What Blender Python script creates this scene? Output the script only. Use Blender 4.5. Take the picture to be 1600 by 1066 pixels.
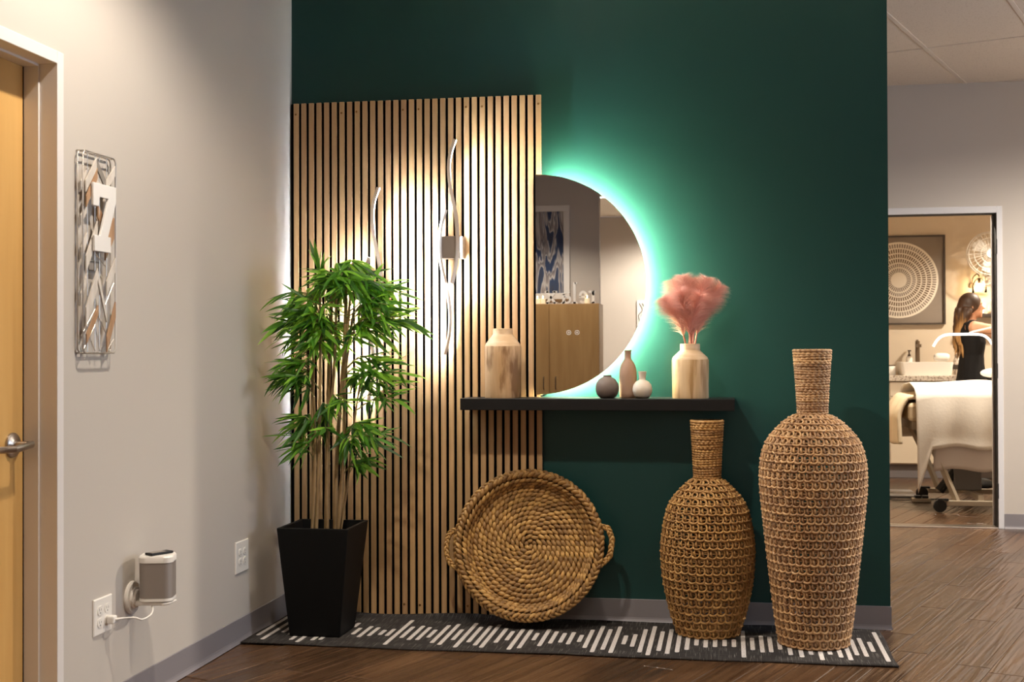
import bpy, math, random
from mathutils import Vector, Matrix, Euler, noise
random.seed(7)
PI = math.pi
scn = bpy.context.scene
for o in list(bpy.data.objects):
    bpy.data.objects.remove(o)
COL = scn.collection

# ---------------------------------------------------------------- camera
cam_d = bpy.data.cameras.new('camera')
cam = bpy.data.objects.new('camera', cam_d)
COL.objects.link(cam)
cam_d.sensor_width = 36.0
cam_d.lens = 36.0 * 1990.4 / 1600.0
cam_d.clip_start = 0.05
cam_d.clip_end = 100
cam.matrix_world = (Matrix.Translation((1.9755, -5.6121, 1.18))
                    @ Matrix.Rotation(math.radians(9.601), 4, 'Z')
                    @ Matrix.Rotation(math.radians(0.542), 4, 'X')
                    @ Matrix.Rotation(math.radians(0.196), 4, 'Y')
                    @ Matrix.Rotation(PI / 2, 4, 'X'))
cam_d.dof.use_dof = True
cam_d.dof.focus_distance = 5.35
cam_d.dof.aperture_fstop = 6.3
scn.camera = cam

# ---------------------------------------------------------------- world, exposure
world = bpy.data.worlds.new('sky')
scn.world = world
world.use_nodes = True
bg = world.node_tree.nodes['Background']
bg.inputs[0].default_value = (0.62, 0.76, 1.0, 1)
bg.inputs[1].default_value = 0.6
scn.view_settings.view_transform = 'Standard'
scn.view_settings.look = 'None'
scn.view_settings.gamma = 1.0
scn.view_settings.use_curve_mapping = False
scn.view_settings.exposure = 1.0
scn.cycles.max_bounces = 8
scn.cycles.diffuse_bounces = 5
scn.cycles.glossy_bounces = 4
scn.cycles.transparent_max_bounces = 12
scn.cycles.use_denoising = True
scn.cycles.sample_clamp_indirect = 6.0
scn.cycles.caustics_reflective = False
scn.cycles.caustics_refractive = False

WARM = (1.0, 0.89, 0.76)
COOL = (1.0, 0.97, 0.93)
CAN_POWER = {'wall': 60.0, 'left': 92.0, 'room': 16.0, 'rear': 75.0, 'far': 270.0, 'treat': 180.0, 'hall': 400.0, 'right': 22.0}
SCONCE_L = 460.0
MIRROR_L = 340.0

# daylight coming through the window at the right-hand end of the hall
ld = bpy.data.lights.new('window_daylight', 'AREA')
ld.shape = 'RECTANGLE'
ld.size = 2.4
ld.size_y = 1.5
ld.energy = 62
ld.color = (0.55, 0.74, 1.0)
lo = bpy.data.objects.new('window_daylight', ld)
lo.location = (6.75, -0.9, 1.65)
lo.rotation_euler = (0, PI / 2, 0)
COL.objects.link(lo)


# ---------------------------------------------------------------- materials
def mat(name, color, rough=0.6, metal=0.0, spec=None, bump=None, vary=None, emit=None, trans=0.0, coat=0.0, ior=None):
    """plain principled material; vary=(color2, scale xyz, detail) mixes by noise; bump=(scale xyz, strength)"""
    m = bpy.data.materials.new(name)
    m.use_nodes = True
    nt = m.node_tree
    b = nt.nodes['Principled BSDF']
    b.inputs['Base Color'].default_value = (*color, 1)
    b.inputs['Roughness'].default_value = rough
    b.inputs['Metallic'].default_value = metal
    if spec is not None:
        b.inputs['Specular IOR Level'].default_value = spec
    if coat:
        b.inputs['Coat Weight'].default_value = coat
    if trans:
        b.inputs['Transmission Weight'].default_value = trans
    if emit:
        b.inputs['Emission Color'].default_value = (*emit[0], 1)
        b.inputs['Emission Strength'].default_value = emit[1]
    if bump or vary:
        tc = nt.nodes.new('ShaderNodeTexCoord')

        def nz(scale, detail, rot=(0, 0, 0)):
            mp = nt.nodes.new('ShaderNodeMapping')
            mp.inputs['Scale'].default_value = scale
            mp.inputs['Rotation'].default_value = rot
            nt.links.new(tc.outputs['Object'], mp.inputs[0])
            n = nt.nodes.new('ShaderNodeTexNoise')
            n.inputs['Scale'].default_value = 1.0
            n.inputs['Detail'].default_value = detail
            nt.links.new(mp.outputs[0], n.inputs['Vector'])
            return n
    if vary:
        n = nz(vary[1], vary[2])
        rp = nt.nodes.new('ShaderNodeValToRGB')
        rp.color_ramp.elements[0].position = vary[3] if len(vary) > 3 else 0.35
        rp.color_ramp.elements[1].position = vary[4] if len(vary) > 4 else 0.65
        rp.color_ramp.elements[0].color = (*color, 1)
        rp.color_ramp.elements[1].color = (*vary[0], 1)
        nt.links.new(n.outputs[0], rp.inputs[0])
        nt.links.new(rp.outputs[0], b.inputs['Base Color'])
    if bump:
        n = nz(bump[0], 3)
        bp = nt.nodes.new('ShaderNodeBump')
        bp.inputs['Strength'].default_value = bump[1]
        bp.inputs['Distance'].default_value = bump[2] if len(bump) > 2 else 0.002
        nt.links.new(n.outputs[0], bp.inputs['Height'])
        nt.links.new(bp.outputs[0], b.inputs['Normal'])
    return m


def obj_random_tint(m, amount=0.25, hue=0.0):
    """value shift per object (each slat, plank, leaf a little different)"""
    nt = m.node_tree
    b = nt.nodes['Principled BSDF']
    inp = b.inputs['Base Color']
    oi = nt.nodes.new('ShaderNodeObjectInfo')
    hs = nt.nodes.new('ShaderNodeHueSaturation')
    mr = nt.nodes.new('ShaderNodeMapRange')
    mr.inputs['To Min'].default_value = 1 - amount
    mr.inputs['To Max'].default_value = 1 + amount
    nt.links.new(oi.outputs['Random'], mr.inputs['Value'])
    nt.links.new(mr.outputs[0], hs.inputs['Value'])
    if hue:
        mh = nt.nodes.new('ShaderNodeMapRange')
        mh.inputs['To Min'].default_value = 0.5 - hue
        mh.inputs['To Max'].default_value = 0.5 + hue
        nt.links.new(oi.outputs['Random'], mh.inputs['Value'])
        nt.links.new(mh.outputs[0], hs.inputs['Hue'])
    if inp.is_linked:
        nt.links.new(inp.links[0].from_socket, hs.inputs['Color'])
    else:
        hs.inputs['Color'].default_value = inp.default_value
    nt.links.new(hs.outputs[0], inp)
    return m


def srgb(r, g, b):
    f = lambda c: c / 12.92 if c <= 0.04045 else ((c + 0.055) / 1.055) ** 2.4
    return (f(r / 255), f(g / 255), f(b / 255))


M = {}
M['green'] = mat('green_wall_paint', (0.0060, 0.049, 0.044), 0.42, bump=((260, 260, 260), 0.25, 0.0012), spec=0.35)
M['greige'] = mat('greige_wall_paint', (0.55, 0.50, 0.445), 0.5, bump=((240, 240, 240), 0.15, 0.001), spec=0.3)
M['beige'] = mat('beige_wall_paint', (0.58, 0.49, 0.38), 0.6, bump=((240, 240, 240), 0.1, 0.001))
M['vinyl'] = mat('grey_vinyl_base', (0.235, 0.215, 0.225), 0.42)
M['frame_paint'] = mat('door_frame_paint', (0.72, 0.68, 0.65), 0.4)
M['frame_white'] = mat('door_frame_white', (0.68, 0.67, 0.68), 0.4)
M['maple'] = mat('maple_door_veneer', (0.66, 0.39, 0.13), 0.38, vary=((0.58, 0.32, 0.095), (14, 14, 1.2), 4), spec=0.4)
M['cab_maple'] = mat('maple_cabinet', (0.50, 0.30, 0.12), 0.4, vary=((0.42, 0.24, 0.09), (16, 16, 1.5), 4))
M['ceiling'] = mat('ceiling_tile', (0.84, 0.76, 0.65), 0.9, bump=((160, 160, 160), 0.5, 0.003), vary=((0.62, 0.54, 0.44), (130, 130, 130), 2, 0.60, 0.72))
M['grid'] = mat('ceiling_grid_paint', (0.78, 0.70, 0.60), 0.5)
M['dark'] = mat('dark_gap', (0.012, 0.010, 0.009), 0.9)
M['black_felt'] = mat('black_felt', (0.0018, 0.0018, 0.0018), 1.0, spec=0.0)
M['oak'] = mat('oak_slat_veneer', (0.54, 0.335, 0.165), 0.5, vary=((0.46, 0.27, 0.12), (60, 60, 2.0), 6), spec=0.35)
obj_random_tint(M['oak'], 0.08, 0.004)
M['steel'] = mat('satin_nickel', (0.45, 0.40, 0.36), 0.30, 1.0)
M['chrome'] = mat('bright_metal_wire', (0.60, 0.55, 0.50), 0.38, 0.8)
M['brass'] = mat('screw_bronze', (0.30, 0.16, 0.06), 0.35, 1.0)
M['mirror'] = mat('mirror_glass', (0.80, 0.80, 0.80), 0.0, 1.0)
M['led'] = mat('led_strip', (0.9, 0.9, 0.9), 0.5, emit=((1.0, 0.94, 0.60), MIRROR_L))
M['sconce_led'] = mat('sconce_led', (0.9, 0.9, 0.9), 0.5, emit=((0.78, 0.89, 1.0), SCONCE_L))
M['champagne'] = mat('champagne_aluminium', (0.62, 0.53, 0.44), 0.38, 0.55)
M['bracket'] = mat('sconce_bracket', (0.24, 0.195, 0.165), 0.55, 0.2)
M['black'] = mat('black_satin', (0.006, 0.006, 0.0065), 0.42, spec=0.3)
M['black_pot'] = mat('black_planter', (0.0045, 0.0045, 0.0045), 0.55, spec=0.15)
M['soil'] = mat('dark_moss', (0.02, 0.018, 0.012), 0.95, bump=((80, 80, 80), 1.0, 0.01))
M['white_plastic'] = mat('white_plastic', (0.80, 0.76, 0.70), 0.35)
M['slot'] = mat('outlet_slot', (0.05, 0.045, 0.04), 0.6)
M['grille'] = mat('speaker_grille', (0.29, 0.25, 0.22), 0.45, 0.2, bump=((1500, 1500, 1500), 0.3, 0.0006))
M['white_paint'] = mat('white_painted_wood', (0.80, 0.77, 0.73), 0.55)
M['wash'] = mat('whitewashed_wood', (0.68, 0.62, 0.55), 0.6, vary=((0.56, 0.50, 0.43), (30, 30, 8), 4))
M['tanwood'] = mat('tan_wood', (0.45, 0.27, 0.15), 0.6, vary=((0.36, 0.20, 0.10), (40, 40, 6), 4))
M['greywood'] = mat('grey_wood', (0.25, 0.22, 0.19), 0.6)
M['cream_ceramic'] = mat('cream_ceramic', (0.62, 0.53, 0.42), 0.6)
M['tan_ceramic'] = mat('tan_ceramic', (0.36, 0.22, 0.145), 0.75)
M['taupe_ceramic'] = mat('taupe_ceramic', (0.155, 0.115, 0.095), 0.75)
def thin_glass(name):
    m = bpy.data.materials.new(name)
    m.use_nodes = True
    nt = m.node_tree
    nt.nodes.remove(nt.nodes['Principled BSDF'])
    t, g, mx = nt.nodes.new('ShaderNodeBsdfTransparent'), nt.nodes.new('ShaderNodeBsdfGlossy'), nt.nodes.new('ShaderNodeMixShader')
    g.inputs['Roughness'].default_value = 0.02
    lw = nt.nodes.new('ShaderNodeLayerWeight')
    lw.inputs['Blend'].default_value = 0.12
    nt.links.new(lw.outputs['Fresnel'], mx.inputs[0])
    nt.links.new(t.outputs[0], mx.inputs[1])
    nt.links.new(g.outputs[0], mx.inputs[2])
    nt.links.new(mx.outputs[0], nt.nodes['Material Output'].inputs[0])
    return m


M['pane'] = thin_glass('window_glass')
M['glow_white'] = mat('touch_ring', (0.8, 0.8, 0.8), 0.5, emit=((1, 1, 1), 0.12))


def two_layer(name, c1, c2, c3, sc1, sc2, rough=0.6):
    m = bpy.data.materials.new(name)
    m.use_nodes = True
    nt = m.node_tree
    b = nt.nodes['Principled BSDF']
    b.inputs['Roughness'].default_value = rough
    tc = nt.nodes.new('ShaderNodeTexCoord')

    def layer(scale, lo, hi, detail):
        mp = nt.nodes.new('ShaderNodeMapping')
        mp.inputs['Scale'].default_value = scale
        nt.links.new(tc.outputs['Object'], mp.inputs[0])
        n = nt.nodes.new('ShaderNodeTexNoise')
        n.inputs['Scale'].default_value = 1
        n.inputs['Detail'].default_value = detail
        nt.links.new(mp.outputs[0], n.inputs['Vector'])
        r = nt.nodes.new('ShaderNodeMapRange')
        r.inputs['From Min'].default_value = lo
        r.inputs['From Max'].default_value = hi
        nt.links.new(n.outputs[0], r.inputs['Value'])
        return r
    a = layer(sc1, 0.5, 0.62, 4)
    c = layer(sc2, 0.4, 0.7, 5)
    mx = nt.nodes.new('ShaderNodeMix')
    mx.data_type = 'RGBA'
    mx.inputs[6].default_value = (*c1, 1)
    mx.inputs[7].default_value = (*c3, 1)
    nt.links.new(c.outputs[0], mx.inputs[0])
    m2 = nt.nodes.new('ShaderNodeMix')
    m2.data_type = 'RGBA'
    nt.links.new(a.outputs[0], m2.inputs[0])
    nt.links.new(mx.outputs[2], m2.inputs[6])
    m2.inputs[7].default_value = (*c2, 1)
    nt.links.new(m2.outputs[2], b.inputs['Base Color'])
    return m


M['log'] = two_layer('carved_log_wood', (0.54, 0.35, 0.19), (0.20, 0.095, 0.03), (0.46, 0.27, 0.12), (20, 20, 4.5), (40, 40, 5))
M['log_pale'] = two_layer('carved_log_wood_pale', (0.66, 0.46, 0.26), (0.40, 0.23, 0.09), (0.58, 0.38, 0.19), (26, 26, 3), (40, 40, 4))
M['log_neck'] = mat('carved_log_shoulder', (0.68, 0.48, 0.29), 0.6, vary=((0.56, 0.36, 0.19), (12, 12, 60), 5))


def island_tint(m, lo=0.65, hi=1.25, hue=0.005):
    """each strand a little lighter or darker than its neighbour"""
    nt = m.node_tree
    b = nt.nodes['Principled BSDF']
    inp = b.inputs['Base Color']
    ge = nt.nodes.new('ShaderNodeNewGeometry')
    hs = nt.nodes.new('ShaderNodeHueSaturation')
    for sock, x0, x1 in (('Value', lo, hi), ('Hue', 0.5 - hue, 0.5 + hue)):
        mr = nt.nodes.new('ShaderNodeMapRange')
        mr.inputs['To Min'].default_value = x0
        mr.inputs['To Max'].default_value = x1
        nt.links.new(ge.outputs['Random Per Island'], mr.inputs['Value'])
        nt.links.new(mr.outputs[0], hs.inputs[sock])
    nt.links.new(inp.links[0].from_socket, hs.inputs['Color'])
    nt.links.new(hs.outputs[0], inp)
    return m


M['seagrass'] = island_tint(mat('seagrass_cord', (0.50, 0.285, 0.11), 0.7, vary=((0.34, 0.175, 0.055), (50, 50, 50), 3), spec=0.3))
M['seagrass2'] = island_tint(mat('seagrass_cord_pale', (0.54, 0.33, 0.17), 0.7, vary=((0.40, 0.22, 0.10), (50, 50, 50), 3), spec=0.3))
M['hyacinth'] = island_tint(mat('braided_water_hyacinth', (0.50, 0.29, 0.10), 0.55, vary=((0.30, 0.155, 0.045), (45, 45, 45), 3), spec=0.4), 0.55, 1.3)
M['tray_back'] = mat('gap_shade_straw', (0.11, 0.06, 0.02), 0.8)  # shade in the gaps between strands, put into the straw colour


def plank_mat():
    m = bpy.data.materials.new('hand_scraped_plank')
    m.use_nodes = True
    nt = m.node_tree
    b = nt.nodes['Principled BSDF']
    tc = nt.nodes.new('ShaderNodeTexCoord')
    oi = nt.nodes.new('ShaderNodeObjectInfo')
    rot = nt.nodes.new('ShaderNodeMapping')
    rot.vector_type = 'POINT'
    rot.inputs['Rotation'].default_value = (0, 0, math.radians(-69))
    nt.links.new(tc.outputs['Object'], rot.inputs[0])
    add = nt.nodes.new('ShaderNodeVectorMath')
    add.operation = 'ADD'
    sc = nt.nodes.new('ShaderNodeVectorMath')
    sc.operation = 'SCALE'
    sc.inputs[0].default_value = (7, 3, 5)
    nt.links.new(oi.outputs['Random'], sc.inputs['Scale'])
    nt.links.new(rot.outputs[0], add.inputs[0])
    nt.links.new(sc.outputs[0], add.inputs[1])

    def nz(scale, detail, dist=0.0):
        mp = nt.nodes.new('ShaderNodeMapping')
        mp.inputs['Scale'].default_value = scale
        nt.links.new(add.outputs[0], mp.inputs[0])
        n = nt.nodes.new('ShaderNodeTexNoise')
        n.inputs['Scale'].default_value = 1
        n.inputs['Detail'].default_value = detail
        n.inputs['Distortion'].default_value = dist
        nt.links.new(mp.outputs[0], n.inputs['Vector'])
        return n
    g = nz((2.2, 40, 1), 6, 0.4)
    rp = nt.nodes.new('ShaderNodeValToRGB')
    rp.color_ramp.elements[0].position = 0.3
    rp.color_ramp.elements[1].position = 0.72
    rp.color_ramp.elements[0].color = (0.050, 0.024, 0.011, 1)
    rp.color_ramp.elements[1].color = (0.115, 0.060, 0.030, 1)
    nt.links.new(g.outputs[0], rp.inputs[0])
    hs = nt.nodes.new('ShaderNodeHueSaturation')
    mr = nt.nodes.new('ShaderNodeMapRange')
    mr.inputs['To Min'].default_value = 0.72
    mr.inputs['To Max'].default_value = 1.25
    nt.links.new(oi.outputs['Random'], mr.inputs[0])
    nt.links.new(mr.outputs[0], hs.inputs['Value'])
    nt.links.new(rp.outputs[0], hs.inputs['Color'])
    nt.links.new(hs.outputs[0], b.inputs['Base Color'])
    b.inputs['Roughness'].default_value = 0.27
    b.inputs['Specular IOR Level'].default_value = 0.55
    w = nz((1.3, 30, 1), 1.5, 1.2)
    bp = nt.nodes.new('ShaderNodeBump')
    bp.inputs['Strength'].default_value = 0.8
    bp.inputs['Distance'].default_value = 0.012
    nt.links.new(w.outputs[0], bp.inputs['Height'])
    nt.links.new(bp.outputs[0], b.inputs['Normal'])
    return m


M['plank'] = plank_mat()


def leaf_mat():
    m = bpy.data.materials.new('bamboo_leaf')
    m.use_nodes = True
    nt = m.node_tree
    b = nt.nodes['Principled BSDF']
    oi = nt.nodes.new('ShaderNodeObjectInfo')
    geo = nt.nodes.new('ShaderNodeNewGeometry')
    rp = nt.nodes.new('ShaderNodeValToRGB')
    rp.color_ramp.elements[0].color = (0.014, 0.058, 0.012, 1)
    rp.color_ramp.elements[1].color = (0.24, 0.50, 0.05, 1)
    e = rp.color_ramp.elements.new(0.55)
    e.color = (0.07, 0.22, 0.022, 1)
    ad = nt.nodes.new('ShaderNodeMath')
    ad.operation = 'ADD'
    fr = nt.nodes.new('ShaderNodeMath')
    fr.operation = 'FRACT'
    nt.links.new(oi.outputs['Random'], ad.inputs[0])
    nt.links.new(geo.outputs['Random Per Island'], ad.inputs[1])
    nt.links.new(ad.outputs[0], fr.inputs[0])
    nt.links.new(fr.outputs[0], rp.inputs[0])
    nt.links.new(rp.outputs[0], b.inputs['Base Color'])
    b.inputs['Roughness'].default_value = 0.42
    tr = nt.nodes.new('ShaderNodeBsdfTranslucent')
    hs = nt.nodes.new('ShaderNodeHueSaturation')
    hs.inputs['Hue'].default_value = 0.485
    hs.inputs['Value'].default_value = 2.3
    nt.links.new(rp.outputs[0], hs.inputs['Color'])
    nt.links.new(hs.outputs[0], tr.inputs['Color'])
    mx = nt.nodes.new('ShaderNodeMixShader')
    mx.inputs[0].default_value = 0.45
    out = nt.nodes['Material Output']
    nt.links.new(b.outputs[0], mx.inputs[1])
    nt.links.new(tr.outputs[0], mx.inputs[2])
    nt.links.new(mx.outputs[0], out.inputs[0])
    return m


M['leaf'] = leaf_mat()
M['cane'] = mat('bamboo_cane', (0.36, 0.235, 0.11), 0.55, vary=((0.24, 0.15, 0.06), (40, 40, 9), 4))
M['twig'] = mat('bamboo_twig', (0.17, 0.16, 0.045), 0.6)


def rug_mat():
    m = bpy.data.materials.new('charcoal_flatweave')
    m.use_nodes = True
    nt = m.node_tree
    b = nt.nodes['Principled BSDF']
    b.inputs['Roughness'].default_value = 0.95
    b.inputs['Specular IOR Level'].default_value = 0.1
    tc = nt.nodes.new('ShaderNodeTexCoord')

    def nz(scale, lo, hi):
        mp = nt.nodes.new('ShaderNodeMapping')
        mp.inputs['Scale'].default_value = scale
        nt.links.new(tc.outputs['Object'], mp.inputs[0])
        n = nt.nodes.new('ShaderNodeTexNoise')
        n.inputs['Scale'].default_value = 1
        n.inputs['Detail'].default_value = 0.5
        nt.links.new(mp.outputs[0], n.inputs['Vector'])
        r = nt.nodes.new('ShaderNodeMapRange')
        r.inputs['From Min'].default_value = lo
        r.inputs['From Max'].default_value = hi
        nt.links.new(n.outputs[0], r.inputs['Value'])
        return r
    a = nz((420, 9, 0.01), 0.63, 0.70)
    c = nz((9, 300, 0.01), 0.60, 0.72)
    mx = nt.nodes.new('ShaderNodeMath')
    mx.operation = 'MAXIMUM'
    half = nt.nodes.new('ShaderNodeMath')
    half.operation = 'MULTIPLY'
    half.inputs[1].default_value = 0.35
    nt.links.new(c.outputs[0], half.inputs[0])
    nt.links.new(a.outputs[0], mx.inputs[0])
    nt.links.new(half.outputs[0], mx.inputs[1])
    rp = nt.nodes.new('ShaderNodeMix')
    rp.data_type = 'RGBA'
    rp.inputs[6].default_value = (0.033, 0.029, 0.027, 1)
    rp.inputs[7].default_value = (0.15, 0.137, 0.125, 1)
    nt.links.new(mx.outputs[0], rp.inputs[0])
    nt.links.new(rp.outputs[2], b.inputs['Base Color'])
    return m


M['rug'] = rug_mat()
M['rug_white'] = mat('rug_white_yarn', (0.62, 0.57, 0.53), 0.95, vary=((0.34, 0.30, 0.28), (170, 170, 1), 3, 0.52, 0.66))
M['plume'] = mat('pink_plume', (0.96, 0.60, 0.50), 0.9, spec=0.05)
_nt = M['plume'].node_tree
_tr, _mx = _nt.nodes.new('ShaderNodeBsdfTranslucent'), _nt.nodes.new('ShaderNodeMixShader')
_tr.inputs[0].default_value = (0.98, 0.66, 0.55, 1)
_mx.inputs[0].default_value = 0.5
_nt.links.new(_nt.nodes['Principled BSDF'].outputs[0], _mx.inputs[1])
_nt.links.new(_tr.outputs[0], _mx.inputs[2])
_nt.links.new(_mx.outputs[0], _nt.nodes['Material Output'].inputs[0])
M['plume_stem'] = mat('pink_stem', (0.62, 0.26, 0.19), 0.8)


# ---------------------------------------------------------------- mesh helpers
class MB:
    def __init__(s):
        s.v, s.f = [], []

    def add(s, vs, fs):
        n = len(s.v)
        s.v += [tuple(v) for v in vs]
        s.f += [tuple(i + n for i in f) for f in fs]
        return s

    def box(s, x0, x1, y0, y1, z0, z1, mtx=None):
        vs = [Vector(p) for p in ((x0, y0, z0), (x1, y0, z0), (x1, y1, z0), (x0, y1, z0),
                                  (x0, y0, z1), (x1, y0, z1), (x1, y1, z1), (x0, y1, z1))]
        if mtx:
            vs = [mtx @ v for v in vs]
        return s.add(vs, [(0, 3, 2, 1), (4, 5, 6, 7), (0, 1, 5, 4), (1, 2, 6, 5), (2, 3, 7, 6), (3, 0, 4, 7)])

    def loft(s, rings, cap=True, closed=False):
        n = len(rings[0])
        vs = [p for r in rings for p in r]
        fs = []
        R = len(rings)
        for i in range(R if closed else R - 1):
            for j in range(n):
                a, b = i * n + j, i * n + (j + 1) % n
                i2 = (i + 1) % R
                fs.append((a, b, i2 * n + (j + 1) % n, i2 * n + j))
        if cap and not closed:
            fs.append(tuple(range(n - 1, -1, -1)))
            fs.append(tuple((R - 1) * n + j for j in range(n)))
        return s.add(vs, fs)

    def lathe(s, prof, n=32, c=(0, 0, 0), axis='z', cap=True):
        rings = []
        for r, h in prof:
            ring = []
            for j in range(n):
                a = 2 * PI * j / n
                x, y = r * math.cos(a), r * math.sin(a)
                p = {'z': (x, y, h), 'y': (x, h, y), 'x': (h, x, y)}[axis]
                ring.append((p[0] + c[0], p[1] + c[1], p[2] + c[2]))
            rings.append(ring)
        return s.loft(rings, cap)

    def tube(s, path, r, sides=8, closed=False, cap=True, flat=None, up=None):
        """r: number or list; flat=(a,b) squashes the section along normal/binormal"""
        P = [Vector(p) for p in path]
        n = len(P)
        rings = []
        prev = None
        for i in range(n):
            if closed:
                t = P[(i + 1) % n] - P[i - 1]
            else:
                t = P[min(i + 1, n - 1)] - P[max(i - 1, 0)]
            if t.length < 1e-9:
                t = Vector((0, 0, 1))
            t.normalize()
            if prev is None or up is not None:
                ref = Vector(up) if up is not None else (Vector((0, 0, 1)) if abs(t.z) < 0.9 else Vector((1, 0, 0)))
                nn = ref - t * ref.dot(t)
            else:
                nn = prev - t * prev.dot(t)
            if nn.length < 1e-6:
                nn = t.orthogonal()
            nn.normalize()
            prev = nn
            bb = t.cross(nn)
            rr = r[i] if isinstance(r, (list, tuple)) else r
            fa, fb = flat if flat else (1, 1)
            rings.append([P[i] + nn * (rr * fa * math.cos(2 * PI * k / sides)) + bb * (rr * fb * math.sin(2 * PI * k / sides)) for k in range(sides)])
        return s.loft(rings, cap, closed)

    def prism(s, poly, fn, d0, d1):
        """poly 2D points; fn(u,v,d)->3D"""
        n = len(poly)
        vs = [fn(u, v, d0) for u, v in poly] + [fn(u, v, d1) for u, v in poly]
        fs = [tuple(range(n - 1, -1, -1)), tuple(range(n, 2 * n))]
        fs += [(i, (i + 1) % n, n + (i + 1) % n, n + i) for i in range(n)]
        return s.add(vs, fs)

    def sphere(s, c, rx, ry, rz, n=16, m=10):
        rings = []
        for i in range(m + 1):
            a = PI * i / m
            rr = max(math.sin(a), 0.02)
            rings.append([(c[0] + rx * rr * math.cos(2 * PI * j / n), c[1] + ry * rr * math.sin(2 * PI * j / n), c[2] - rz * math.cos(a)) for j in range(n)])
        return s.loft(rings, True)

    def grid(s, fn, nu, nv):
        vs = [fn(i / nu, j / nv) for i in range(nu + 1) for j in range(nv + 1)]
        fs = [(i * (nv + 1) + j, (i + 1) * (nv + 1) + j, (i + 1) * (nv + 1) + j + 1, i * (nv + 1) + j + 1) for i in range(nu) for j in range(nv)]
        return s.add(vs, fs)

    def mesh(s, name, m, smooth=False):
        me = bpy.data.meshes.new(name)
        me.from_pydata([tuple(v) for v in s.v], [], s.f)
        me.update()
        if m:
            me.materials.append(m)
        if smooth:
            me.polygons.foreach_set('use_smooth', [True] * len(me.polygons))
        return me

    def build(s, name, m, parent=None, smooth=False, bevel=0.0, loc=None, auto=None):
        o = bpy.data.objects.new(name, s.mesh(name, m, smooth))
        COL.objects.link(o)
        fix_normals(o.data)
        if parent:
            o.parent = parent
        if loc:
            o.location = loc
        if bevel:
            b = o.modifiers.new('bevel', 'BEVEL')
            b.width = bevel
            b.segments = 2
            b.limit_method = 'ANGLE'
        if auto is not None and smooth:
            sharp_edges(o.data, auto)
        return o


import bmesh


def fix_normals(me):
    bm = bmesh.new()
    bm.from_mesh(me)
    bmesh.ops.recalc_face_normals(bm, faces=bm.faces)
    bm.to_mesh(me)
    bm.free()


def sharp_edges(me, deg):
    me.set_sharp_from_angle(angle=math.radians(deg))


def inst(name, me, parent=None, loc=None, rot=None, scale=None):
    o = bpy.data.objects.new(name, me)
    COL.objects.link(o)
    if parent:
        o.parent = parent
    if loc is not None:
        o.location = loc
    if rot is not None:
        o.rotation_euler = rot
    if scale is not None:
        o.scale = scale
    return o


def tag(o, label=None, cat=None, group=None, kind=None):
    if label:
        o['label'] = label
    if cat:
        o['category'] = cat
    if group:
        o['group'] = group
    if kind:
        o['kind'] = kind
    return o


def thing(name, label, cat, loc=(0, 0, 0), rot=(0, 0, 0), group=None):
    o = bpy.data.objects.new(name, None)
    o.empty_display_size = 0.05
    COL.objects.link(o)
    o.location = loc
    o.rotation_euler = rot
    return tag(o, label, cat, group)


def struct(o, label=None):
    o['kind'] = 'structure'
    if label:
        o['label'] = label
    return o


def spline(pts, n):
    """Catmull-Rom through points, n samples per span"""
    P = [Vector(p) for p in pts]
    out = []
    for i in range(len(P) - 1):
        p0, p1, p2, p3 = P[max(i - 1, 0)], P[i], P[i + 1], P[min(i + 2, len(P) - 1)]
        for k in range(n):
            t = k / n
            out.append(0.5 * ((2 * p1) + (p2 - p0) * t + (2 * p0 - 5 * p1 + 4 * p2 - p3) * t * t + (3 * p1 - p0 - 3 * p2 + p3) * t ** 3))
    out.append(P[-1])
    return out


def lerp_table(tab, x):
    for (x0, y0), (x1, y1) in zip(tab, tab[1:]):
        if x <= x1:
            t = (x - x0) / (x1 - x0)
            return y0 + (y1 - y0) * t
    return tab[-1][1]


def clip_poly(poly, x0, x1, y0, y1):
    def cut(P, inside, inter):
        out = []
        for i in range(len(P)):
            a, b = P[i - 1], P[i]
            ia, ib = inside(a), inside(b)
            if ia != ib:
                out.append(inter(a, b))
            if ib:
                out.append(b)
        return out
    for ax, val, sgn in ((0, x0, 1), (0, x1, -1), (1, y0, 1), (1, y1, -1)):
        if not poly:
            return []
        ins = lambda p: sgn * (p[ax] - val) >= 0

        def it(a, b):
            t = (val - a[ax]) / (b[ax] - a[ax])
            return (a[0] + (b[0] - a[0]) * t, a[1] + (b[1] - a[1]) * t)
        poly = cut(poly, ins, it)
    return poly


def inset(poly, d):
    """move every edge of a convex polygon inwards by d (counter-clockwise input)"""
    n = len(poly)
    out = []
    for i in range(n):
        p, q, r = Vector(poly[i - 1]), Vector(poly[i]), Vector(poly[(i + 1) % n])
        e1, e2 = (q - p), (r - q)
        if e1.length < 1e-6 or e2.length < 1e-6:
            return None
        e1.normalize()
        e2.normalize()
        n1, n2 = Vector((-e1.y, e1.x)), Vector((-e2.y, e2.x))
        k = 1 + n1.dot(n2)
        if k < 0.15:
            return None
        o = q + (n1 + n2) * (d / k)
        out.append((o.x, o.y))
    return out


def area(poly):
    return 0.5 * sum(poly[i - 1][0] * poly[i][1] - poly[i][0] * poly[i - 1][1] for i in range(len(poly)))


# ================================================================= THE SETTING
W = 2.6528          # right-hand end of the green wall
ZC = 2.98           # ceiling
YH = 3.30           # hall wall with the open doorway

wb = MB().box(0, W, 0, 0.13, 0, ZC).build('wall_back', M['green'])
struct(wb, 'dark green painted accent wall behind the mirror and slat panel')

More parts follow.
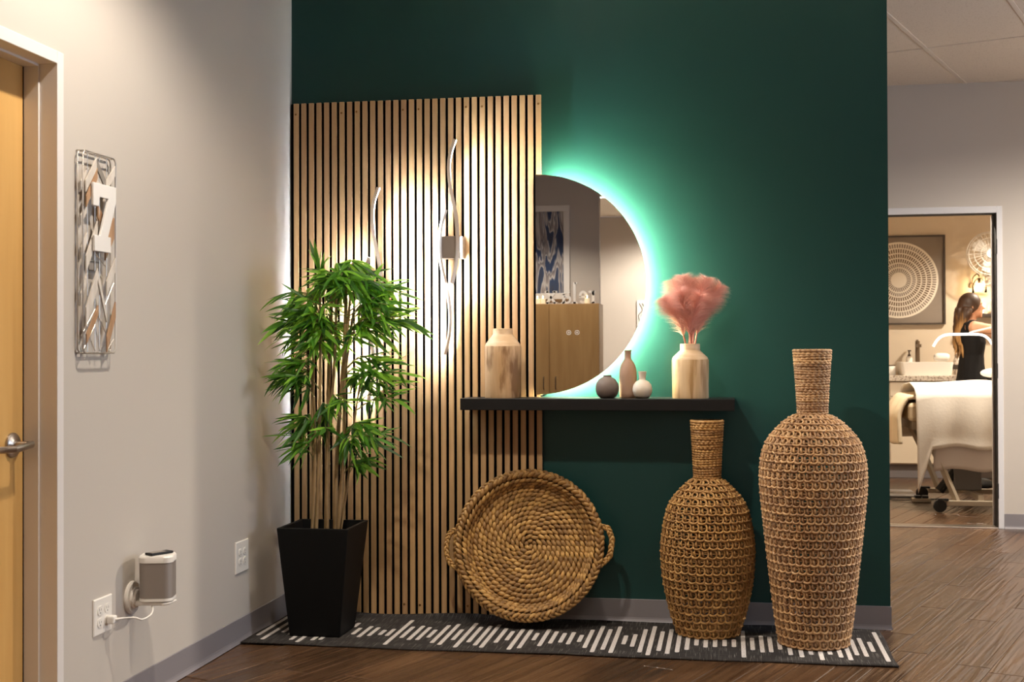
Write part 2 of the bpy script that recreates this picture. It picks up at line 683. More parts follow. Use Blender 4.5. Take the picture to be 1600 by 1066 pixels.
# left wall with the recessed door (pieces around the opening)
D0, D1, DT = -3.02, -2.093, 2.050     # clear opening in y, and its top
wl = MB()
wl.box(-0.14, 0, D1 + 0.02, 0.13, 0, ZC)
wl.box(-0.14, 0, D0 - 0.02, D1 + 0.02, DT + 0.02, ZC)
wl.box(-0.14, 0, -4.6, D0 - 0.02, 0, ZC)
wl.box(-0.14, 0, 0.13, YH, 0, ZC)
struct(wl.build('wall_left', M['greige']), 'greige painted side wall with the maple door')
struct(MB().box(-1.6, -0.14, -4.6, -4.48, 0, ZC).build('wall_return', M['greige']))
struct(MB().box(-1.72, -1.6, -11.5, -4.48, 0, ZC).build('wall_alcove', M['greige']))
struct(MB().box(-1.6, 0.70, -7.52, -7.40, 0, ZC).build('wall_rear', M['greige']), 'greige wall with the abstract picture, seen in the mirror')
struct(MB().box(-1.6, 6.6, -11.52, -11.4, 0, ZC).build('wall_far', M['greige']))
struct(MB().box(-1.6, -0.2, -11.4, -7.52, 0, ZC).build('wall_store', M['greige']))
# hall wall with doorway
DX0, DX1, DT2 = 2.83, 3.748, 2.105
wh = MB()
wh.box(-0.14, DX0 - 0.004, YH, YH + 0.12, 0, ZC)
wh.box(DX0 - 0.004, DX1 + 0.004, YH, YH + 0.12, DT2 + 0.004, ZC)
wh.box(DX1 + 0.004, 6.4, YH, YH + 0.12, 0, ZC)
struct(wh.build('wall_hall', M['greige']), 'greige hall wall with the open doorway of the treatment room')
# right-hand outer wall with a window
wr = MB()
wr.box(6.4, 6.55, -11.4, -2.2, 0, ZC)
wr.box(6.4, 6.55, 0.4, YH + 0.12, 0, ZC)
wr.box(6.4, 6.55, -2.2, 0.4, 0, 0.85)
wr.box(6.4, 6.55, -2.2, 0.4, 2.45, ZC)
struct(wr.build('wall_right', M['greige']))
w1 = thing('window_1', 'window at the right-hand end of the hall', None)
del w1['label']
struct(w1)
fr = MB()
for a in ((6.42, 6.53, -2.2, -2.15, 0.85, 2.45), (6.42, 6.53, 0.35, 0.4, 0.85, 2.45), (6.42, 6.53, -0.925, -0.875, 0.85, 2.45),
          (6.42, 6.53, -2.15, 0.35, 0.85, 0.9), (6.42, 6.53, -2.15, 0.35, 2.40, 2.45)):
    fr.box(*a)
fr.build('window_frame', M['frame_white'], w1)
glass = M['pane']
for a, b in ((-2.15, -0.925), (-0.875, 0.35)):
    MB().box(6.474, 6.478, a, b, 0.9, 2.4).build('pane', glass, w1)

# treatment room shell
struct(MB().box(2.2, 5.9, 7.30, 7.42, 0, 2.75).build('wall_treatment_back', M['beige']), 'warm beige rear wall of the treatment room')
struct(MB().box(2.08, 2.2, YH + 0.12, 7.42, 0, 2.75).build('wall_treatment_left', M['beige']))
struct(MB().box(5.9, 6.02, YH + 0.12, 7.42, 0, 2.75).build('wall_treatment_right', M['beige']))
struct(MB().box(2.08, 6.02, YH + 0.12, 7.42, 2.75, 2.83).build('ceiling_treatment', M['ceiling']))

# ---- floor: sub-floor plus hand-scraped planks
PL = math.radians(69)
ax, ay = math.cos(PL), math.sin(PL)      # along a plank
px, py = math.sin(PL), -math.cos(PL)     # across


def world2(a, p):
    return (a * ax + p * px, a * ay + p * py)


fl = MB().box(-1.72, 6.55, -11.52, 7.42, -0.10, -0.0035).build('floor', M['plank'])
struct(fl, 'brown hand-scraped plank floor')
PWID = 0.127
rng = random.Random(3)
c_along = {}
n_plank = 0
P0 = 2.811 * px + (-0.247) * py          # a measured joint line
regions = ((0.0, 4.75, -2.1, YH), (2.72, 4.9, YH + 0.12, 6.75))
for row in range(-40, 50):
    p0 = P0 + row * PWID
    a = -6.0 + rng.random() * 1.2
    while a < 9.5:
        L = rng.choice((0.62, 0.9, 1.22, 1.22))
        quad = [world2(a, p0), world2(a, p0 + PWID), world2(a + L, p0 + PWID), world2(a + L, p0)]
        if area(quad) < 0:
            quad.reverse()
        a += L
        for k, (x0, x1, y0, y1) in enumerate(regions):
            pl = clip_poly(quad, x0, x1, y0, y1)
            cl = []
            for q in pl:
                if not cl or (Vector(q) - Vector(cl[-1])).length > 0.004:
                    cl.append(q)
            if len(cl) > 2 and (Vector(cl[0]) - Vector(cl[-1])).length < 0.004:
                cl.pop()
            if len(cl) < 3 or area(cl) < 0.002:
                continue
            cx, cy = sum(q[0] for q in cl) / len(cl), sum(q[1] for q in cl) / len(cl)
            if k == 0 and cy > 0.12 and max(q[0] for q in cl) < W - 0.05:
                continue              # wholly behind the green wall
            o1, o2 = inset(cl, 0.0006), inset(cl, 0.0036)
            if not o1 or not o2:
                continue
            n = len(cl)
            m = MB()
            m.v = [(x, y, -0.0035) for x, y in o1] + [(x, y, -0.0024) for x, y in o1] + [(x, y, 0.0) for x, y in o2]
            m.f = [tuple(range(2 * n, 3 * n))]
            for r in (0, n):
                m.f += [(r + i, r + (i + 1) % n, r + n + (i + 1) % n, r + n + i) for i in range(n)]
            o = bpy.data.objects.new('plank', m.mesh('plank', M['plank']))
            COL.objects.link(o)
            o.parent = fl
            n_plank += 1

struct(MB().box(DX0, DX1, YH - 0.005, YH + 0.125, 0.0, 0.006).build('trim_1', M['steel'], bevel=0.002), 'metal threshold strip under the open doorway')

# ---- ceiling: slab, grid bars and lay-in tiles where the camera sees them
ce = MB().box(-1.72, 6.55, -11.52, YH + 0.12, ZC + 0.02, ZC + 0.1).build('ceiling', M['ceiling'])
struct(ce, 'suspended ceiling of speckled tiles')
# plain ceiling outside the tiled part
pc = MB()
pc.box(-1.6, 1.3, -11.4, YH, ZC + 0.001, ZC + 0.02)
pc.box(1.3, 6.4, -11.4, -1.2, ZC + 0.001, ZC + 0.02)
pc.build('ceiling_board', M['ceiling'], ce)
for i in range(-5, 12):
    for j in range(-3, 6):
        p0 = 2.134 + 0.61 * i
        a0 = 3.215 + 1.22 * j
        g = 0.012
        quad = [world2(a0 + g, p0 + g), world2(a0 + g, p0 + 0.61 - g), world2(a0 + 1.22 - g, p0 + 0.61 - g), world2(a0 + 1.22 - g, p0 + g)]
        if area(quad) < 0:
            quad.reverse()
        pl = clip_poly(quad, 1.3, 6.4, -1.2, YH)
        if len(pl) < 3 or area(pl) < 0.004:
            continue
        ins = inset(pl, 0.006) or pl
        n = len(pl)
        m = MB()
        m.v = [(x, y, ZC + 0.012) for x, y in pl] + [(x, y, ZC + 0.003) for x, y in pl] + [(x, y, ZC) for x, y in ins]
        m.f = [tuple(range(2 * n, 3 * n))] + [(r + q, r + (q + 1) % n, r + n + (q + 1) % n, r + n + q) for r in (0, n) for q in range(n)]
        o = bpy.data.objects.new('ceiling_tile', m.mesh('ceiling_tile', M['ceiling']))
        COL.objects.link(o)
        o.parent = ce


def bar(a0, p0, a1, p1, hw, z0, z1):
    d = Vector((a1 - a0, p1 - p0)).normalized()
    nx = Vector((-d.y, d.x)) * hw
    q = [world2(a0 + nx.x, p0 + nx.y), world2(a1 + nx.x, p1 + nx.y), world2(a1 - nx.x, p1 - nx.y), world2(a0 - nx.x, p0 - nx.y)]
    if area(q) < 0:
        q.reverse()
    pl = clip_poly(q, 1.3, 6.4, -1.2, YH)
    if len(pl) < 3:
        return
    MB().prism(pl, lambda u, v, d_: (u, v, d_), z0, z1).build('grid_bar', M['grid'], ce)


for i in range(-5, 12):
    bar(-3, 2.134 + 0.61 * i, 9, 2.134 + 0.61 * i, 0.012, ZC - 0.004, ZC + 0.012)
for j in range(-3, 6):
    bar(3.215 + 1.22 * j, -3, 3.215 + 1.22 * j, 8, 0.009, ZC - 0.001, ZC + 0.012)

# ---- vinyl cove base
def cove(name, path_fn, L, hgt=0.0989):
    prof = [(0.0, 0.0), (0.012, 0.0), (0.009, 0.004), (0.0055, 0.012), (0.004, 0.02), (0.0035, hgt - 0.002), (0.0, hgt)]
    m = MB()
    m.loft([[path_fn(0, d, z) for d, z in prof], [path_fn(L, d, z) for d, z in prof]], True)
    return struct(m.build(name, M['vinyl']))


cove('baseboard_left', lambda s, d, z: (d, -2.056 + s, z), 2.056)
cove('baseboard_back', lambda s, d, z: (s, -d, z), W + 0.004)
cove('baseboard_end', lambda s, d, z: (W + d, s, z), 0.13)
cove('baseboard_hall', lambda s, d, z: (3.785 + s, YH - d, z), 2.6)
cove('baseboard_rear', lambda s, d, z: (-1.6 + s, -7.4 + d, z), 2.3)

# ---- left door
d1 = thing('door_1', None, None)
struct(d1, 'maple veneer door in a greige steel frame, at the left edge')
jm = MB()
jm.box(-0.139, 0.006, D1, -2.056, 0, 2.088)
jm.box(-0.139, 0.006, D0, D1, DT, 2.088)
jm.box(-0.139, 0.006, D0 - 0.037, D0, 0, 2.088)
jm.build('door_frame', M['frame_paint'], d1, bevel=0.002)
st = MB()
st.box(-0.10, -0.052, D1 - 0.007, D1 + 0.001, 0, DT)
st.box(-0.10, -0.052, D0, D1 - 0.0071, DT - 0.007, DT + 0.001)
st.build('door_stop', M['frame_paint'], d1, bevel=0.001)
MB().box(-0.1405, -0.102, D1 - 0.004, D1 - 0.0005, 0.0, DT).build('seal', M['dark'], d1)
leafd = MB().box(-0.145, -0.1005, D0 + 0.004, D1 - 0.010, 0.008, DT - 0.006).build('door_leaf', M['maple'], d1, bevel=0.0015)
ROSE = (-0.1005, -2.162, 0.914)
hd = MB()
hd.lathe([(0.037, 0.0), (0.037, 0.006), (0.033, 0.010), (0.016, 0.012), (0.012, 0.016), (0.012, 0.05)], 28, ROSE, 'x')
lv = spline([(ROSE[0] + 0.060, -2.150, 0.917), (ROSE[0] + 0.062, -2.20, 0.912), (ROSE[0] + 0.058, -2.243, 0.908)], 4)
hd.tube(lv, 0.011, 10, flat=(1.0, 0.55), up=(0, 0, 1))
hd.tube([(ROSE[0] + 0.062, -2.239, 0.908), (ROSE[0] + 0.03, -2.262, 0.907), (ROSE[0] + 0.012, -2.268, 0.907)], 0.010, 10, flat=(1.0, 0.6), up=(0, 0, 1))
hb = hd.build('lever_handle', M['steel'], leafd, smooth=True, auto=40)
tag(hb, 'satin nickel lever handle on a round rose')

# ---- doorway to the treatment room
d2 = thing('door_2', None, None)
struct(d2, 'white-framed open doorway with an inner jamb coloured dark for its shadow and black weatherstrip')
f2 = MB()
f2.box(DX1, DX1 + 0.036, YH - 0.008, YH + 0.002, 0, DT2 + 0.045)
f2.box(DX0 - 0.036, DX0, YH - 0.008, YH + 0.002, 0, DT2 + 0.045)
f2.box(DX0, DX1, YH - 0.008, YH + 0.002, DT2, DT2 + 0.045)
f2.build('door_frame', M['frame_white'], d2, bevel=0.002)
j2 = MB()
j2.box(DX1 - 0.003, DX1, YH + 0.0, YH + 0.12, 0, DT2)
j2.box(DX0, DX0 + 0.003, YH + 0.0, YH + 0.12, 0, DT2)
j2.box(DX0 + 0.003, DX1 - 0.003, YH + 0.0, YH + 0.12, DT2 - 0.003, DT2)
j2.build('jamb', M['dark'], d2)  # jamb shadow put into the colour, along with the black weatherstrip
ed = MB().box(DX1 - 0.014, DX1 - 0.003, YH + 0.085, YH + 0.115, 0.01, DT2 - 0.01).build('weather_strip', M['frame_white'], d2)
for z in (0.25, 1.05, 1.88):
    MB().box(DX1 - 0.0045, DX1 + 0.002, YH - 0.012, YH + 0.03, z - 0.05, z + 0.05).build('hinge', M['dark'], d2)


# ================================================================= LIGHT FITTINGS
def can_light(x, y, power, label, ang=110, col=WARM, z=ZC, blend=0.45):
    t = thing('recessed_light', label, 'ceiling light', (x, y, z), group='recessed ceiling lights')
    MB().lathe([(0.062, -0.001), (0.088, -0.001), (0.088, -0.006), (0.080, -0.010), (0.064, -0.006), (0.062, -0.001)], 32, cap=False).build('trim_ring', M['white_plastic'], t, smooth=True)
    em = bpy.data.materials.get('can_lens') or mat('can_lens', (0.9, 0.9, 0.9), 0.5, emit=(WARM, 14.0))
    MB().lathe([(0.001, -0.003), (0.061, -0.003), (0.061, 0.0), (0.001, 0.0)], 28).build('lens', em, t)
    l = bpy.data.lights.new('can_spot', 'SPOT')
    l.energy = power
    l.color = col
    l.spot_size = math.radians(ang)
    l.spot_blend = blend
    l.shadow_soft_size = 0.055
    lo_ = bpy.data.objects.new('can_spot', l)
    COL.objects.link(lo_)
    lo_.parent = t
    lo_.location = (0, 0, -0.02)
    return t


can_light(1.30, -0.82, CAN_POWER['wall'], 'recessed ceiling light nearest the green wall, above the mirror', 92, blend=0.9)
can_light(4.7, -2.2, CAN_POWER['right'], 'recessed ceiling light near the window at the far right', 150)
can_light(0.90, -2.2, CAN_POWER['left'], 'recessed ceiling light above the left wall door', 142)
can_light(2.7, -2.35, CAN_POWER['room'], 'recessed ceiling light in front of the woven vases', 120)
can_light(1.7, -4.6, CAN_POWER['room'], 'recessed ceiling light above the middle of the room', 125)
can_light(0.56, -9.2, CAN_POWER['rear'], 'round recessed ceiling light seen in the upper right of the mirror', 125)
can_light(0.2, -6.2, CAN_POWER['rear'], 'recessed ceiling light in front of the maple cabinet', 125)
can_light(5.1, 1.0, CAN_POWER['hall'], 'recessed ceiling light in the hall at the right', 165)
can_light(1.6, -10.3, CAN_POWER['far'], 'unseen ceiling light added to brighten the far rear wall', 160)  # added light, out of view, brightens the far wall in the mirror
can_light(3.55, 3.95, CAN_POWER['treat'], 'unseen ceiling light placed to brighten the front of the massage bed', 140, z=2.75, col=(1.0, 0.87, 0.70))  # unseen light, set near the doorway so the bed front is lit
can_light(5.0, 6.2, CAN_POWER['treat'], 'recessed ceiling light in the far corner of the treatment room', 140, z=2.75, col=(1.0, 0.87, 0.70))

# ================================================================= SLAT PANEL
PZ0, PZ1 = 0.001, 2.3268
sp = thing('slat_panel', 'tall acoustic panel of oak slats on black felt against the green wall', 'wall panel', (0, 0, 0))
MB().box(0.004, 1.1650, -0.0190, -0.0125, PZ0, PZ1 - 0.001).build('felt_backing', M['black_felt'], sp)
pitch = (1.1402 - 0.018) / 31
sw = 0.0234
slat_me = MB()
slat_me.box(0.0013, 0.0013 + sw, -0.0305, -0.0192, PZ0, PZ1)
slat_o = slat_me.build('slat', M['oak'], sp, loc=(0.018, 0, 0))
# a fine chamfer on each slat, in the mesh itself
bmm = bmesh.new()
bmm.from_mesh(slat_o.data)
bmesh.ops.bevel(bmm, geom=[e for e in bmm.edges], offset=0.0012, segments=1, affect='EDGES')
bmm.to_mesh(slat_o.data)
bmm.free()
for i in range(1, 32):
    inst('slat', slat_o.data, sp, (0.018 + i * pitch, 0, 0))
scr = MB().lathe([(0.001, -0.0008), (0.0042, -0.0008), (0.0050, 0.0), (0.0042, 0.0012), (0.002, 0.0016), (0.001, 0.0006)], 12, (0, 0, 0), 'y').mesh('screw', M['brass'], True)
for x, z in ((0.030, 2.277), (0.247, 2.277), (0.318, 2.280), (0.535, 2.281), (0.608, 2.281), (0.826, 2.283), (0.898, 2.283), (1.153, 2.286),
             (0.536, 0.052), (0.608, 0.050), (0.827, 0.052)):
    inst('screw', scr, sp, (x, -0.0318, z))

# ================================================================= WALL SCONCES
def sconce(dx, dz, label):
    t = thing('wall_sconce', label, 'wall lamp', (dx, 0, dz), group='twin-curve LED wall sconces')
    MB().box(0.710, 0.8065, -0.1055, -0.031, 1.601, 1.699).build('backplate', M['bracket'], t, bevel=0.002)
    A = [(0.794, 2.125), (0.773, 2.065), (0.765, 2.003), (0.770, 1.925), (0.784, 1.85), (0.797, 1.78), (0.802, 1.71), (0.802, 1.66), (0.796, 1.58), (0.778, 1.488)]
    B = [(0.750, 1.815), (0.733, 1.757), (0.724, 1.698), (0.723, 1.622), (0.732, 1.56), (0.746, 1.50), (0.763, 1.418), (0.769, 1.341), (0.764, 1.26), (0.744, 1.173)]
    for pts, sgn in ((A, 1), (B, -1)):
        path = spline([(x, -0.115, z) for x, z in pts], 5)
        arm = MB()
        # aluminium channel: U section, open to the wall
        rings = []
        lrings = []
        for i, p in enumerate(path):
            tt = (path[min(i + 1, len(path) - 1)] - path[max(i - 1, 0)]).normalized()
            # the channel opens towards the wall and outwards
            k_ = i / (len(path) - 1)
            ang_ = math.radians((94 - 48 * k_) if sgn > 0 else (46 - 10 * k_))
            f = Vector((-sgn * math.sin(ang_), -math.cos(ang_), 0))
            f = (f - tt * f.dot(tt)).normalized()
            side = tt.cross(f).normalized()
            hw, hd = 0.0056, 0.0075
            rings.append([p + side * a + f * b for a, b in ((-hw, hd), (hw, hd), (hw, -hd), (hw - 0.0012, -hd), (hw - 0.0012, hd - 0.003), (-hw + 0.0012, hd - 0.003), (-hw + 0.0012, -hd), (-hw, -hd))])
            w = hw - 0.0014
            lrings.append([p + side * a + f * b for a, b in ((-w, hd - 0.004), (w, hd - 0.004), (w, -hd + 0.0050), (-w, -hd + 0.0050))])
        ch = arm.loft(rings, True).build('light_arm', M['champagne'], t)
        MB().loft(lrings, True).build('led_diffuser', M['sconce_led'], ch)
    MB().box(0.8070, 0.8200, -0.085, -0.031, 1.601, 1.699).build('end_cap', M['champagne'], t, bevel=0.002)
    return t


sconce(0, 0, 'twin-curve LED wall sconce in full view on the slat panel')
sconce(-0.350, -0.205, 'twin-curve LED wall sconce mostly hidden behind the bamboo leaves')

# ================================================================= HALF-ROUND BACKLIT MIRROR
MX, MZ, MR = 1.1455, 1.481, 0.484
mi = thing('half_round_mirror', 'half-round backlit wall mirror above the black shelf', 'mirror', (MX, 0, MZ))


def half(R, n=72, x0=0.0):
    return [(x0, -R)] + [(R * math.sin(PI * k / n), -R * math.cos(PI * k / n)) for k in range(1, n)] + [(x0, R)]


MB().prism(half(MR), lambda u, v, d: (u, d, v), -0.0745, -0.0700).build('glass', M['mirror'], mi)
bp_ = [(max(u, 0.03), v) for u, v in half(MR - 0.035)]
MB().prism(bp_, lambda u, v, d: (u, d, v), -0.0698, -0.034).build('back_box', M['white_plastic'], mi)
strip = MB()
rings = []
n = 80
for k in range(n + 1):
    a = PI * (0.035 + 0.93 * k / n)
    ring = []
    for r, d in ((MR - 0.034, -0.064), (MR - 0.0315, -0.064), (MR - 0.0315, -0.048), (MR - 0.034, -0.048)):
        ring.append((r * math.sin(a), d, -r * math.cos(a)))
    rings.append(ring)
strip.loft(rings, True).build('led_strip', M['led'], mi)
for x in (0.1455, 0.182):
    m = MB()
    for rr in (0.0095,):
        m.tube([(x + rr * math.cos(2 * PI * k / 24), -0.0748, -0.212 + rr * math.sin(2 * PI * k / 24)) for k in range(24)], 0.0007, 6, closed=True)
    m.tube([(x + 0.003 * math.cos(2 * PI * k / 12), -0.0748, -0.212 + 0.003 * math.sin(2 * PI * k / 12)) for k in range(12)], 0.0008, 6, closed=True)
    m.build('touch_button', M['glow_white'], mi)
MB().tube(spline([(0.10, -0.05, -0.455), (0.055, -0.062, -0.470), (0.035, -0.075, -0.487), (0.02, -0.078, -0.490)], 5), 0.003, 6).build('power_cord', M['black'], mi, smooth=True)

# ================================================================= FLOATING SHELF
SZ = 0.985
sh = MB().box(0.838, 2.004, -0.235, -0.0315, SZ - 0.050, SZ)
sh.box(1.175, 2.004, -0.0315, -0.0005, SZ - 0.050, SZ)
tag(sh.build('floating_shelf', M['black'], bevel=0.002), 'long black floating shelf below the half-round mirror', 'shelf')


# ---- vessels on the shelf
def log_vase(name, label, x, y, body, wr_, z_sh, z_nb, z_t, rn, rt):
    t = thing(name, label, 'vase', (x, y, SZ))
    rings = []
    N = 40
    for z, r in ((0.0, wr_ * 0.975), (0.004, wr_ * 0.99), (z_sh * 0.3, wr_ * 0.985), (z_sh * 0.7, wr_ * 1.0), (z_sh - 0.003, wr_ * 1.0), (z_sh, wr_ * 0.985)):
        rings.append([(r * math.cos(2 * PI * j / N) * (1 + 0.012 * math.sin(3 * 2 * PI * j / N + 1)), r * math.sin(2 * PI * j / N) * (1 + 0.012 * math.cos(2 * 2 * PI * j / N)), z) for j in range(N)])
    MB().loft(rings, True).build('body', body, t, smooth=True, auto=35)
    MB().lathe([(wr_ * 0.984, z_sh - 0.001), (wr_ * 0.95, z_sh + 0.008), (rn * 1.03, z_nb), (rn, z_nb + 0.003), (rn, z_t - 0.002), (rn - 0.002, z_t), (rn - 0.010, z_t), (rn - 0.012, z_t - 0.05), (0.004, z_t - 0.05)], 40).build('neck', M['log_neck'], t, smooth=True, auto=35)
    return t


log_vase('wooden_vase', 'wooden bottle vase with dark bark-brown patches, left end of the shelf', 1.006, -0.125, M['log'], 0.080, 0.226, 0.275, 0.302, 0.043, 0.043)
log_vase('wooden_vase', 'pale wooden bottle vase holding the pink plumes', 1.818, -0.125, M['log_pale'], 0.078, 0.166, 0.203, 0.232, 0.042, 0.042)

t = thing('bud_vase', 'round taupe bud vase with a short rim on the shelf', 'vase', (1.466, -0.155, SZ))
MB().lathe([(0.020, 0), (0.030, 0.001), (0.043, 0.014), (0.0495, 0.032), (0.0505, 0.046), (0.0465, 0.064), (0.034, 0.082), (0.020, 0.0895), (0.0175, 0.0915), (0.0175, 0.098), (0.0155, 0.099), (0.013, 0.097), (0.012, 0.06), (0.003, 0.05)], 36).build('body', M['taupe_ceramic'], t, smooth=True, auto=50)
t = thing('bottle_vase', 'tall tan bottle vase in the middle of the shelf trio', 'vase', (1.551, -0.100, SZ))
MB().lathe([(0.034, 0), (0.0365, 0.002), (0.0375, 0.02), (0.0382, 0.085), (0.0372, 0.115), (0.031, 0.142), (0.021, 0.158), (0.0148, 0.167), (0.0140, 0.175), (0.0140, 0.200), (0.0152, 0.202), (0.0152, 0.2055), (0.0118, 0.206), (0.0105, 0.2), (0.0105, 0.165), (0.002, 0.15)], 36).build('body', M['tan_ceramic'], t, smooth=True, auto=50)
t = thing('bud_vase', 'small cream bud vase with a flared neck on the shelf', 'vase', (1.6175, -0.172, SZ))
MB().lathe([(0.016, 0), (0.024, 0.001), (0.036, 0.013), (0.0415, 0.031), (0.0418, 0.041), (0.038, 0.058), (0.027, 0.072), (0.0150, 0.0785), (0.0138, 0.081), (0.0148, 0.095), (0.0182, 0.1145), (0.0170, 0.1155), (0.0155, 0.114), (0.012, 0.09), (0.002, 0.07)], 36).build('body', M['cream_ceramic'], t, smooth=True, auto=50)

# ---- pink pampas plumes standing in the right wooden vase
rp_ = random.Random(21)
VX, VY, VT = 1.818, -0.125, SZ + 0.232
tips = [(1.712, -0.150, 1.40), (1.745, -0.110, 1.475), (1.792, -0.150, 1.493), (1.835, -0.115, 1.480), (1.888, -0.140, 1.483), (1.945, -0.120, 1.455), (1.775, -0.185, 1.430), (1.86, -0.185, 1.415), (1.915, -0.09, 1.42)]
pb = thing('pampas_bunch', 'bunch of pink feathery plumes standing in the pale wooden vase', 'dried flowers', (VX, VY, VT))
for k, tip in enumerate(tips):
    tip = Vector(tip) - Vector((VX, VY, VT))
    base = Vector((rp_.uniform(-0.016, 0.016), rp_.uniform(-0.016, 0.016), -0.045))
    mid = base.lerp(tip, 0.45) + Vector((-0.10 * tip.x, 0, 0.03))
    path = spline([base, mid, tip], 10)
    stem = MB().tube(path, [0.0018 + 0.0026 * (1 - i / 20) for i in range(len(path))], 5).build('stem', M['plume_stem'], None, smooth=True)
    m = MB()
    n = len(path) - 1
    for q in range(1700):
        s = 0.30 + 0.70 * (rp_.random() ** 0.8)
        i = min(int(s * n), n - 1)
        p = path[i].lerp(path[i + 1], s * n - i)
        tg = (path[i + 1] - path[i]).normalized()
        a = rp_.uniform(0, 2 * PI)
        o_ = tg.orthogonal().normalized()
        out = (Matrix.Rotation(a, 3, tg) @ o_)
        L = (0.058 + 0.024 * rp_.random()) * (0.55 + 0.75 * math.sin(PI * min(1, (s - 0.22) / 0.80) ** 0.9))
        d0 = (tg * 1.2 + out * 0.9).normalized()
        d1 = (tg * 0.55 + out * 1.0 + Vector((0, 0, -0.15))).normalized()
        e1 = p + d0 * L * 0.5
        e2 = e1 + d1 * L * 0.5
        wv = d0.cross(Vector((rp_.uniform(-1, 1), rp_.uniform(-1, 1), rp_.uniform(-1, 1))))
        if wv.length < 1e-4:
            continue
        wv = wv.normalized() * 0.00055
        m.add([p - wv, p + wv, e1 + wv * 0.9, e1 - wv * 0.9, e2], [(0, 1, 2, 3), (3, 2, 4)])
    o = bpy.data.objects.new('plume', m.mesh('plume', M['plume']))
    COL.objects.link(o)
    o.parent = pb
    stem.parent = o

# ================================================================= RUNNER RUG
RUG_Y0, RUG_Y1, RUG_X0, RUG_X1 = -0.676, -0.044, 0.016, 2.600
rg = thing('runner_rug', 'charcoal runner rug with rows of short white stripes along the green wall', 'rug', (0, 0, 0))


def rug_z(x, y):
    b = max(0.0, (y + 0.11) / 0.075)
    lift = b * b * (0.010 * (1.15 + math.sin(x * 9.0 + 0.6)) * (1 if x < 1.0 or x > 2.42 else 0.25))
    f = max(0.0, (-0.60 - y) / 0.076)
    wav = f * 0.0012 * (1 + math.sin(x * 5 + 1))
    return 0.0062 + lift + wav


m = MB()
NU, NV = 130, 22
m.grid(lambda u, v: (RUG_X0 + u * (RUG_X1 - RUG_X0) + 0.004 * math.sin(v * 7 + 3), RUG_Y0 + v * (RUG_Y1 - RUG_Y0) + 0.004 * math.sin(u * 17) + 0.003 * math.sin(u * 40),
                        rug_z(RUG_X0 + u * (RUG_X1 - RUG_X0), RUG_Y0 + v * (RUG_Y1 - RUG_Y0))), NU, NV)
o = m.build('rug_field', M['rug'], rg, smooth=True)
sol = o.modifiers.new('thickness', 'SOLIDIFY')
sol.thickness = 0.0055
sol.offset = -1 if o.data.polygons[0].normal.z > 0 else 1
DASH = [(0.037, -0.54, -0.147), (0.082, -0.612, -0.251), (0.122, -0.47, -0.356), (0.162, -0.506, -0.458), (0.201, -0.599, -0.44), (0.241, -0.64, -0.446), (0.291, -0.596, -0.414), (0.32, -0.58, -0.385), (0.355, -0.42, -0.2), (0.389, -0.326, -0.242), (0.424, -0.463, -0.338), (0.462, -0.51, -0.298), (0.498, -0.481, -0.317), (0.538, -0.457, -0.363), (0.572, -0.47, -0.335), (0.606, -0.627, -0.152), (0.641, -0.497, -0.281), (0.68, -0.529, -0.258), (0.715, -0.524, -0.279), (0.75, -0.474, -0.324), (0.787, -0.568, -0.229), (0.824, -0.596, -0.199), (0.86, -0.502, -0.302), (0.896, -0.631, -0.168), (0.931, -0.534, -0.239), (0.968, -0.584, -0.214), (1.0, -0.619, -0.185), (1.042, -0.524, -0.251), (1.079, -0.475, -0.304), (1.115, -0.639, -0.252), (1.151, -0.606, -0.258), (1.187, -0.458, -0.323), (1.225, -0.556, -0.243), (1.262, -0.504, -0.279), (1.3, -0.481, -0.306), (1.335, -0.508, -0.284), (1.374, -0.459, -0.331), (1.408, -0.56, -0.226), (1.445, -0.63, -0.142), (1.482, -0.579, -0.203), (1.518, -0.631, -0.143), (1.556, -0.474, -0.313), (1.593, -0.51, -0.284), (1.629, -0.601, -0.181), (1.664, -0.647, -0.116), (1.702, -0.566, -0.212), (1.737, -0.611, -0.165), (1.774, -0.578, -0.206), (1.81, -0.532, -0.235), (1.846, -0.45, -0.23), (1.883, -0.48, -0.224), (1.92, -0.466, -0.218), (1.958, -0.446, -0.332), (1.995, -0.455, -0.32), (2.032, -0.625, -0.151), (2.068, -0.496, -0.278), (2.105, -0.53, -0.236), (2.139, -0.521, -0.249), (2.175, -0.471, -0.306), (2.212, -0.558, -0.305), (2.253, -0.587, -0.341), (2.29, -0.54, -0.36), (2.327, -0.624, -0.33), (2.363, -0.527, -0.346), (2.401, -0.568, -0.329), (2.434, -0.607, -0.314), (2.465, -0.521, -0.244), (2.499, -0.539, -0.217), (2.533, -0.454, -0.282), (2.572, -0.609, -0.096)]
rs = random.Random(5)
for x, y0, y1 in DASH:
    w = 0.0088
    e = 0.006
    q = [(x - w, y0 + e), (x - w * 0.5, y0), (x + w * 0.5, y0), (x + w, y0 + e), (x + w, y1 - e), (x + w * 0.5, y1), (x - w * 0.5, y1), (x - w, y1 - e)]
    MB().prism(q, lambda u, v, d: (u, v, rug_z(u, v) + d), -0.003, 0.0007).build('woven_stripe', M['rug_white'], rg)
RT = 0.0064   # top of the rug


# ================================================================= WOVEN FLOOR VASES
def profile_spline(tab, n=12):
    pts = spline([(r, 0, z) for z, r in tab], n)
    return [(p.z, p.x) for p in pts]


